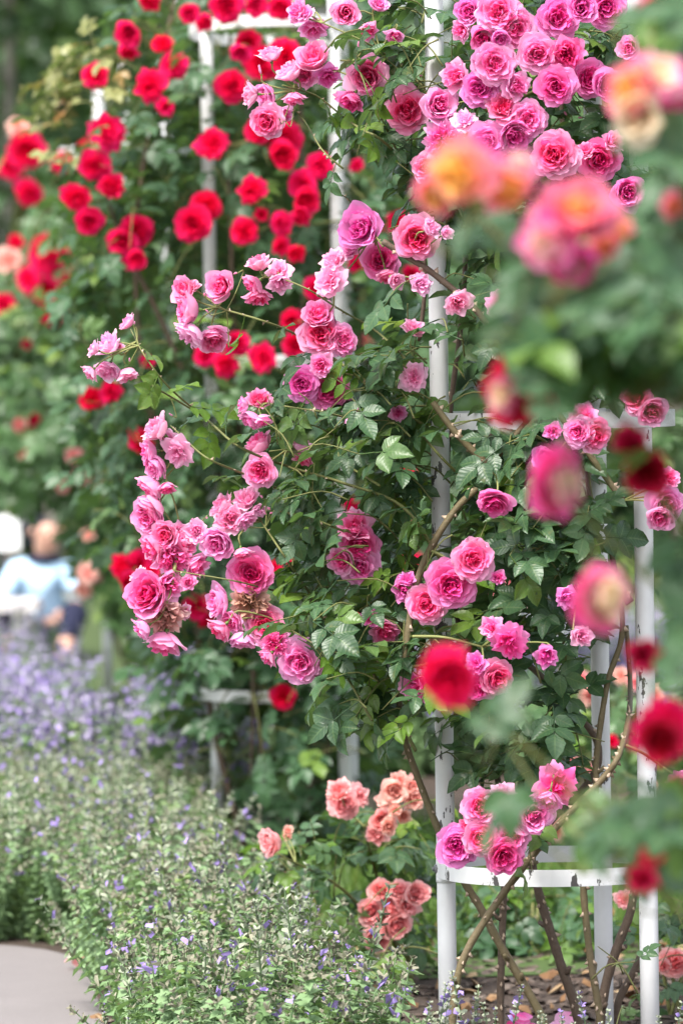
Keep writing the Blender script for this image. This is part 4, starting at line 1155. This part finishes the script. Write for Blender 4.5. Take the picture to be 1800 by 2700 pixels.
def in_lav(x, y):
    px, py, D = proj((x, y, 0))
    return -350 < px < 2100 and D > 17.0 + .8 * math.sin(x * 2.2) and not (px > 620 and D < 19) and not (150 < px < 460 and D > 17.1)
meadow('lavender', 2000, ((-2.2, 2.6), (16.3, 19.6)), in_lav, .34, .5, lav_t, [M_CATLEAF, M_LILAC, M_PURPLE], .3)
meadow('lavender', 2400, ((-2.4, 2.8), (19.6, 23.2)), in_lav, .32, .46, lav_t[2:] + green_t[:3], [M_CATLEAF, M_LILAC, M_LILAC], .3)

# catmint plants along the front of the bed, one by one
M_SAGE = leaf_mat('sage_green_leaf', (.12, .21, .09), (.17, .27, .12), (.22, .3, .12), (.22, .28, .16), .6, .3, .25, veins=False)
for px, pyt, D, n, label in [
    (285, 2630, 10.9, 3, 'small catmint plant with violet florets leaning over the path corner'),
    (425, 2520, 11.5, 3, 'catmint plant with bright violet spike left of the bare mulch'),
    (745, 2545, 11.0, 4, 'catmint plant with two tall grey spikes in front of the salmon rose'),
    (880, 2600, 10.9, 4, 'catmint plant with short spikes between the grey spikes and the post'),
    (998, 2535, 10.6, 3, 'catmint plant with one tall fat spike left of the near left post'),
    (1110, 2640, 10.5, 3, 'low catmint plant with violet lips right beside the near left post'),
    (1155, 2600, 10.6, 2, 'catmint plant with a soft spike crossing the near left post'),
    (1221, 2560, 10.6, 4, 'leafy catmint plant with a violet topped stem right of the near left post'),
    (1313, 2600, 10.6, 3, 'catmint plant with pale spike in front of the crossing canes'),
    (1440, 2660, 10.5, 4, 'catmint plant with violet florets beside the fallen pink petals'),
    (1500, 2670, 10.5, 3, 'low catmint plant with pale seedheads below the brown cane'),
    (1551, 2610, 10.6, 2, 'catmint plant with a narrow whorled spike left of the right post'),
    (1772, 2650, 10.5, 3, 'catmint plant with cream spike in the lower right corner'),
]:
    root = thing('catmint_plant', label, 'catmint', 'catmint plants along the bed front')
    base = P(px, pyt, D); top = base.z
    for k in range(n):
        h = max(.12, top * (1 if k == 0 else R.uniform(.72, .95)))
        dx = 0 if k == 0 else R.uniform(-.06, .06)
        M = Matrix.Translation((base.x + dx, base.y + R.uniform(-.05, .05), 0)) @ Matrix.Rotation(R.uniform(-.06, .06), 4, 'Y') @ Matrix.Rotation(R.uniform(0, 6), 4, 'Z') @ Matrix.Diagonal((h, h, h, 1))
        full = catmint_tpl(_cr, 1, 7, .36, 7, .08 if k else .2)
        V, F, T, U, Mi = full.tpl()
        st_ = MB(); st_.add(V, F[Mi == 0], T, U)
        sp_ = MB(); sp_.add(V, F[Mi > 0], T, U, Mi[Mi > 0] - 1)
        s_ = st_.build('stem', [M_SAGE], root); s_.matrix_basis = M
        sp_.build('flower_spike', [M_CALYG, M_PURPLE], s_, kind='stuff')

# fallen petals
def petal_heap(px, py, D, m, n, size, label):
    root = thing('fallen_petal', label, 'petal')
    p = P(px, py, D)
    p.z = .02
    for k in range(n):
        mb = MB()
        V = []
        for i in range(5):
            for j in range(5):
                u, v = j / 2 - 1, i / 4
                w = .5 * math.sin(PI * (v * .8 + .15)) ** .7
                V.append((u * w, v, .35 * u * u * w + .25 * (v - .5) ** 2))
        mb.add(V, grid_faces(5, 5), np.repeat(np.linspace(.1, .7, 5), 5))
        o = mb.build('petal', m, root)
        o.matrix_basis = frame((R.uniform(-1, 1), R.uniform(-1, 1), R.uniform(0, .4)), Vector((R.uniform(-.4, .4), -.5, .8)), p + Vector((R.uniform(-.03, .03), R.uniform(-.02, .02), .01 * k)), size)
petal_heap(1394, 2660, 11.75, M_PINK, 4, .05, 'heap of fallen deep pink petals on the mulch between canes')
petal_heap(1465, 2655, 11.8, M_PALE, 2, .05, 'pale fallen petals right of the deep pink heap')
petal_heap(1672, 2690, 11.6, M_PALE, 1, .04, 'single pale petal lying at the foot of the right post')
petal_heap(955, 2603, 12.9, M_BLEND, 3, .045, 'blurred fallen pink and yellow petals on the bed behind the catmint')
petal_heap(195, 2548, 13.2, M_SALMON, 2, .035, 'small salmon petals lying at the edge of the path')

# ------------------------------------------------------------------ the person, bench and board far left
def skin_obj(name, joints, bones, m, parent, sub=2):
    me = bpy.data.meshes.new(name)
    me.from_pydata([j[:3] for j in joints], bones, [])
    o = link(name, me, parent)
    me.materials.append(m)
    md = o.modifiers.new('skin', 'SKIN')
    for v, j in zip(me.skin_vertices[0].data, joints):
        r = j[3]
        v.radius = r if isinstance(r, tuple) else (r, r)
    me.skin_vertices[0].data[0].use_root = True
    s = o.modifiers.new('sub', 'SUBSURF'); s.levels = s.render_levels = sub
    return o
M_SKIN = simple('skin', (.55, .32, .24), .55, .3, .1, 20)
M_SHIRT = simple('light_blue_cotton', (.42, .60, .78), .85, .1, .08, 40)
M_NAVY = simple('navy_cloth', (.02, .022, .045), .85, .1, .2, 40)
M_HAIR = simple('dark_hair', (.012, .011, .016), .5, .4, .3, 60)
pr = thing('person', 'person in a light blue shirt sitting low with head bowed', 'person')
pb = P(110, 1600, 27)
ox, oy, oz = pb.x, pb.y, 0.0
def J(x, y, z, r): return (ox + x, oy + y, oz + z, r)
skin_obj('body', [J(.02, .05, .14, .11), J(.0, .03, .30, .10), J(-.01, .0, .44, .10), J(.02, -.03, .52, .05), J(.03, -.07, .585, .065), J(.04, -.10, .66, .075), J(.035, -.09, .71, .05),
    J(-.13, -.02, .45, .05), J(-.20, -.10, .30, .038), J(-.10, -.26, .22, .03), J(-.06, -.30, .21, .03),
    J(.14, -.02, .45, .05), J(.22, -.12, .30, .038), J(.12, -.28, .23, .03), J(.08, -.32, .22, .03),
    J(-.08, .0, .10, .09), J(-.16, -.34, .26, .06), J(-.12, -.52, .06, .045), J(-.12, -.66, .04, .03),
    J(.11, .0, .10, .09), J(.20, -.34, .26, .06), J(.14, -.54, .06, .045), J(.14, -.68, .04, .03)],
    [(0, 1), (1, 2), (2, 3), (3, 4), (4, 5), (5, 6), (2, 7), (7, 8), (8, 9), (9, 10), (2, 11), (11, 12), (12, 13), (13, 14), (0, 15), (15, 16), (16, 17), (17, 18), (0, 19), (19, 20), (20, 21), (21, 22)], M_SKIN, pr)
skin_obj('shirt', [J(.02, .05, .13, .13), J(.0, .03, .30, .128), J(-.01, .0, .44, .118), J(.01, -.02, .50, .065), J(-.13, -.02, .45, .068), J(-.20, -.10, .31, .055), J(.14, -.02, .45, .068), J(.22, -.12, .31, .055)], [(0, 1), (1, 2), (2, 3), (2, 4), (4, 5), (2, 6), (6, 7)], M_SHIRT, pr)
skin_obj('trousers', [J(.02, .04, .11, .12), J(-.08, .0, .10, .10), J(-.16, -.34, .26, .075), J(-.12, -.50, .09, .06), J(.11, .0, .10, .10), J(.20, -.34, .26, .075), J(.14, -.52, .09, .06)], [(0, 1), (1, 2), (2, 3), (0, 4), (4, 5), (5, 6)], M_NAVY, pr)
skin_obj('hair', [J(-.01, -.02, .58, .055), J(-.035, -.06, .68, .095), J(-.01, -.085, .74, .08)], [(0, 1), (1, 2)], M_HAIR, pr)
mb = MB(); tube(mb, [(ox + .02 + .075 * math.cos(a), oy - .03 + .075 * math.sin(a), .515) for a in np.linspace(0, 6.283, 14)], .022, 7); mb.build('collar', M_NAVY, pr)
fm = MB()
hc = Vector((ox + .04, oy - .10, .66)); fd = Vector((.35, -.85, -.4)).normalized(); fr = fd.cross(Vector((0, 0, 1))).normalized(); fu = fr.cross(fd)
tube(fm, [hc + fd * .07 + fu * .02, hc + fd * .098 - fu * .012], [.010, .015], 6)
fm.build('nose', M_SKIN, pr)
for s in (-1, 1):
    e = MB(); tube(e, [hc + fd * .066 + fr * .03 * s + fu * .018, hc + fd * .078 + fr * .03 * s + fu * .018], [.011, .007], 8); e.build('eye', M_HAIR, pr)
    e = MB(); tube(e, [hc + fr * .072 * s + fu * .02, hc + fr * .086 * s, hc + fr * .074 * s - fu * .025], [.012, .016, .009], 6); e.build('ear', M_SKIN, pr)
    for k in range(5):
        w = Vector(J((-.06, -.30, .21, 0)[0] if s < 0 else .08, -.31, .215, 0)[:3])
        d = Vector((.1 * s + (k - 2) * .12, -.9, -.15 - .1 * abs(k - 2)))
        f = MB(); L = (.05, .07, .076, .07, .055)[k]
        o_ = w + Vector(((k - 2) * .016, -.03, 0))
        tube(f, [o_, o_ + d * L * .5, o_ + d * L * .8 + Vector((0, 0, -L * .3))], [.010, .009, .007], 6); f.build('finger', M_SKIN, pr)
e = MB(); tube(e, [hc + fd * .07 - fu * .04 - fr * .022, hc + fd * .082 - fu * .04, hc + fd * .07 - fu * .04 + fr * .022], [.004, .007, .004], 6); e.build('mouth', simple('lips', (.45, .18, .15)), pr)
M_BOARD = simple('white_board', (.80, .80, .80), .5, .4, .04, 10)
M_STONE = simple('pale_stone', (.55, .52, .52), .8, .2, .15, 25)
bn = thing('bench', 'low pale stone bench beside the seated person', 'bench')
b0 = P(20, 1595, 26.6)
mb = MB(); box(mb, (b0.x - .15, b0.y, b0.z), (.62, .30, .06)); mb.build('seat', M_STONE, bn, False)
for dx in (-.38, .08):
    mb = MB(); box(mb, (b0.x + dx, b0.y, b0.z / 2 - .016), (.09, .24, max(.05, b0.z - .03))); mb.build('leg', M_STONE, bn, False)
sg = thing('sign', 'white square board on a short stake at the left edge', 'sign')
s0 = P(18, 1405, 27.6)
mb = MB(); box(mb, (s0.x - .03, s0.y, s0.z), (.21, .02, .19)); mb.build('board', M_BOARD, sg, False)
mb = MB(); box(mb, (s0.x - .03, s0.y + .022, s0.z / 2), (.03, .02, s0.z)); mb.build('stake', M_NAVY, sg, False)

# ------------------------------------------------------------------ hedge and trees behind everything
M_TREE = leaf_mat('tree_leaf', (.022, .055, .02), (.058, .118, .045), (.15, .24, .07), (.07, .12, .06), .5, .25, .35, veins=False)
M_HEDGE = leaf_mat('hedge_leaf', (.016, .038, .016), (.035, .075, .03), (.07, .13, .04), (.05, .08, .04), .5, .2, .35, veins=False)
M_TRUNK = bark('tree_bark', (.16, .14, .12), (.26, .23, .20), (.36, .33, .30))
def clump(n, cen, rad, size, tpl, jitter=.5, shell=.55):
    Ms = []
    for _ in range(n):
        v = rvec() * (shell + (1 - shell) * R.random())
        p = Vector((cen[0] + v.x * rad[0], cen[1] + v.y * rad[1], cen[2] + v.z * rad[2]))
        nrm = (v + Vector((0, 0, .6)) + rvec() * jitter)
        Ms.append(np.array(frame(rvec(), nrm, p, size * R.uniform(.6, 1.3))))
    return Ms
L1 = leaflet_low(1, .7, .25)
LT = (L1[0], np.array(L1[1]), np.zeros(len(L1[0])), L1[2], np.zeros(len(L1[1]), np.int64))
def tree(px, D, h, label, lean=0, trunk_r=.08, crown_lo=1.2, spread=1.6, n=2600):
    root = thing('tree', label, 'tree', 'trees behind the rose garden')
    g = G(px, 918 + EYE * FPX / D)
    top = g + Vector((lean, 0, h))
    q = spline([g, g + Vector((lean * .2, .05, h * .35)), g + Vector((lean * .7, -.05, h * .7)), top], 5)
    mb = MB(); tube(mb, q, np.linspace(trunk_r, trunk_r * .3, len(q)), 9)
    mb.build('trunk', M_TRUNK, root)
    Ms = []
    for k in range(9):
        t = R.uniform(.35, 1)
        a = R.uniform(0, 6.28)
        b = q[int(t * (len(q) - 1))]
        e = b + Vector((math.cos(a) * spread * R.uniform(.4, .8), math.sin(a) * spread * .6, R.uniform(.1, .9)))
        mb = MB(); tube(mb, spline([b, b.lerp(e, .5) + Vector((0, 0, .12)), e], 4), np.linspace(trunk_r * .4, .012, 9), 6)
        mb.build('limb', M_TRUNK, root)
        Ms += clump(n // 9, e, (spread * .55, spread * .5, spread * .42), .16, LT)
    mb = MB(); mb.inst(LT, Ms, NR.random(len(Ms)))
    mb.build('crown', M_TREE, root, kind='stuff')
tree(30, 34, 6.0, 'leafy tree with a thin grey trunk in the top left corner', .1, .06)
tree(150, 37, 6.5, 'second tree in from the left, its grey trunk bent', -.4, .06)
tree(420, 38, 7.0, 'dark tree behind the top of the red climber', .2, .09, spread=2.0)
tree(900, 39, 7.0, 'dark tree behind the gap between both pillars', .1, .09, spread=2.0)
tree(1400, 38, 7.0, 'dark tree behind the top of the pink climber', .2, .09, spread=2.0)
tree(1800, 37, 6.5, 'dark tree behind the right edge of the garden', -.2, .09, spread=1.9)
hd = thing('hedge', 'long dark clipped hedge closing off the garden', 'hedge')
Ms = []
x = -4.2
while x < 4.6:
    Ms += clump(1500, (x, 41, 2.1), (.8, .9, 2.3), .2, LT, .5, .75)
    x += .7
mb = MB(); mb.inst(LT, Ms, NR.random(len(Ms))); mb.build('foliage', M_HEDGE, hd, kind='stuff')
for k in range(8):
    mb = MB(); tube(mb, [(-4 + k * 1.15, 41, 0), (-4 + k * 1.15 + .05, 41, 1.5), (-4 + k * 1.15, 41.05, 3.4)], [.06, .05, .03], 7); mb.build('stem', M_TRUNK, hd)

# ------------------------------------------------------------------ every thing's Empty goes to the foot of its thing
for root in [o for o in S.objects if o.type == 'EMPTY' and o.parent is None]:
    pts = []
    for ch in root.children:
        if ch.type == 'MESH':
            pts += [ch.matrix_basis @ Vector(c) for c in ch.bound_box]
    if not pts: continue
    lo = min(p.z for p in pts)
    foot = [p for p in pts if p.z < lo + .25] or pts
    loc = Vector((sum(p.x for p in foot) / len(foot), sum(p.y for p in foot) / len(foot), max(lo, 0)))
    root.location = loc
    for ch in root.children:
        ch.matrix_parent_inverse = Matrix.Translation(-loc)
